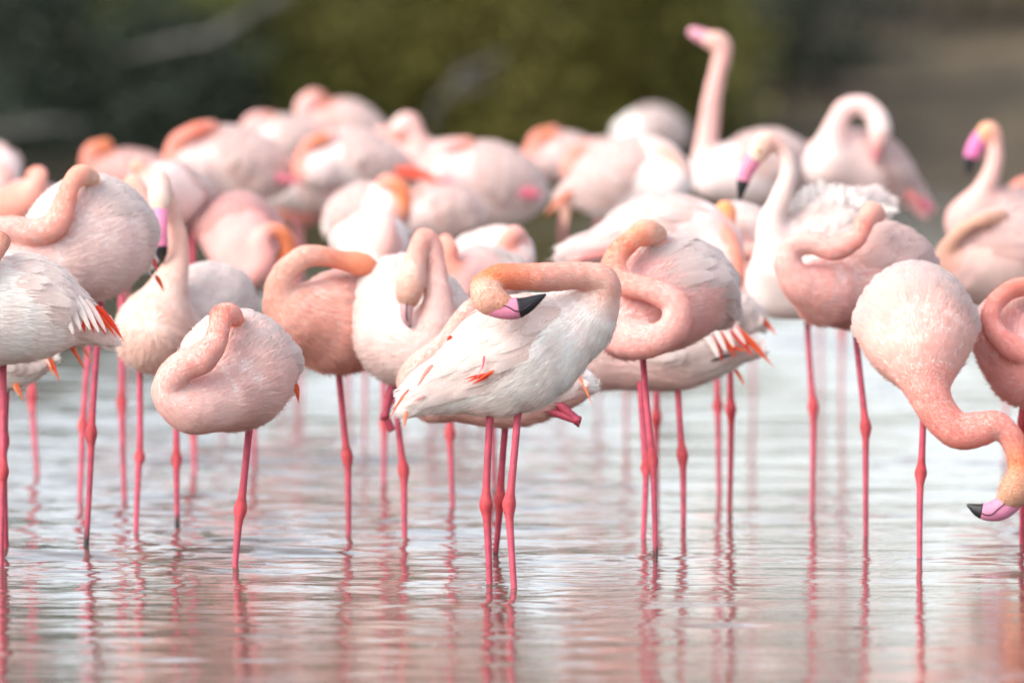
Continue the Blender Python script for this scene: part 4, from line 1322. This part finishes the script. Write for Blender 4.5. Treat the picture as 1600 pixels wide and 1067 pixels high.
flamingo('blurred white flamingo turned right with an orange neck curving down its front', 440,
         [(602, 332, 0, 38), (572, 336, 0, 51), (540, 346, 0, 36), (515, 356, 0, 14)],
         [(606, 335, -25, 34), (631, 322, -42, 13), (630, 296, -44, 12), (612, 283, -38, 12), (598, 284, -20, 11)],
         legs=[one(570, 384, 570, 560, 570, 690)], body=WHITE, neckc=neck_cols(BLUSH, ORANGE, CORAL, CORAL), group=GB)
flamingo('small blurred pinkish flamingo squeezed between two larger white ones', 400,
         [(444, 312, 0, 28), (470, 316, 0, 38), (495, 322, 0, 24), (510, 328, 0, 10)],
         [(442, 314, -12, 22), (425, 303, -20, 11), (438, 291, -20, 11), (454, 292, -10, 10)],
         legs=[one(470, 352, 470, 490, 470, 618)], body=BLUSH, breast=PEACH, wing=BLUSH, neckc=neck_cols(PEACH, PEACH, CORAL, CORAL), group=GB)
flamingo('blurred pale flamingo cut off by the left edge of the back row', 430,
         [(-2, 275, -20, 34), (-14, 266, 20, 44), (-40, 266, 60, 34), (-60, 270, 90, 16)],
         [(0, 285, -30, 24), (10, 274, -45, 10), (2, 262, -45, 10), (-8, 262, -36, 9)],
         legs=[one(-15, 310, -15, 520, -15, 672)], body=PINKW, neckc=neck_cols(PINKW, BLUSH, PEACH, PEACH), group=GB)
flamingo('blurred white flamingo filling the gap left of the pink knob in the back row', 392,
         [(600, 232, 0, 26), (622, 246, 0, 40), (652, 262, 0, 32), (676, 272, 0, 14)],
         [(600, 240, -12, 22), (584, 226, -22, 11), (592, 210, -22, 11), (608, 206, -14, 11)],
         legs=[one(622, 284, 622, 450, 622, 602)], body=PINKW, neckc=neck_cols(PINKW, BLUSH, BLUSH, PEACH), group=GB)
flamingo('blurred pale flamingo low between the coral naped one and the red tailed one', 405,
         [(430, 292, 0, 28), (462, 290, 0, 40), (500, 296, 0, 34), (526, 304, 0, 14)],
         [(432, 298, -12, 24), (414, 288, -22, 11), (424, 270, -22, 11), (444, 264, -14, 11)],
         legs=[one(462, 328, 462, 490, 462, 626)], quills=[(500, 290, 536, 300, 14, (0.76, 0.2, 0.26), -28)], body=WHITE, neckc=neck_cols(PINKW, CORAL, CORAL, PEACH), group=GB)
flamingo('blurred blush flamingo peeping out left of the neck arched like a hoop', 400,
         [(1252, 262, 0, 26), (1284, 262, 0, 42), (1316, 268, 0, 34), (1340, 276, 0, 14)],
         [(1254, 268, -12, 22), (1238, 256, -22, 11), (1246, 238, -22, 11), (1264, 232, -14, 11)],
         legs=[one(1282, 300, 1282, 480, 1282, 616)], body=PINKW, breast=BLUSH, neckc=neck_cols(BLUSH, BLUSH, CORAL, CORAL), group=GB)
flamingo('blurred white flamingo seen below the bird with the rose red tail spot', 425,
         [(640, 334, 0, 30), (676, 332, 0, 40), (716, 334, 0, 36), (746, 340, 0, 14)],
         [(642, 338, -12, 26), (622, 328, -24, 11), (632, 310, -26, 11), (654, 303, -16, 11)],
         legs=[one(676, 352, 676, 530, 676, 662)], body=PINKW, breast=PINKW, neckc=neck_cols(PINKW, BLUSH, BLUSH, PEACH), group=GB)
flamingo('blurred pinkish flamingo behind the one with the hanging orange tail feathers', 398,
         [(905, 262, 0, 26), (935, 258, 0, 42), (972, 262, 0, 36), (1000, 270, 0, 14)],
         [(906, 268, -12, 24), (888, 258, -22, 11), (896, 238, -24, 11), (916, 228, -14, 11)],
         legs=[one(935, 298, 935, 470, 935, 612)], body=PINKW, breast=BLUSH, neckc=neck_cols(BLUSH, PEACH, CORAL, PEACH), group=GB)
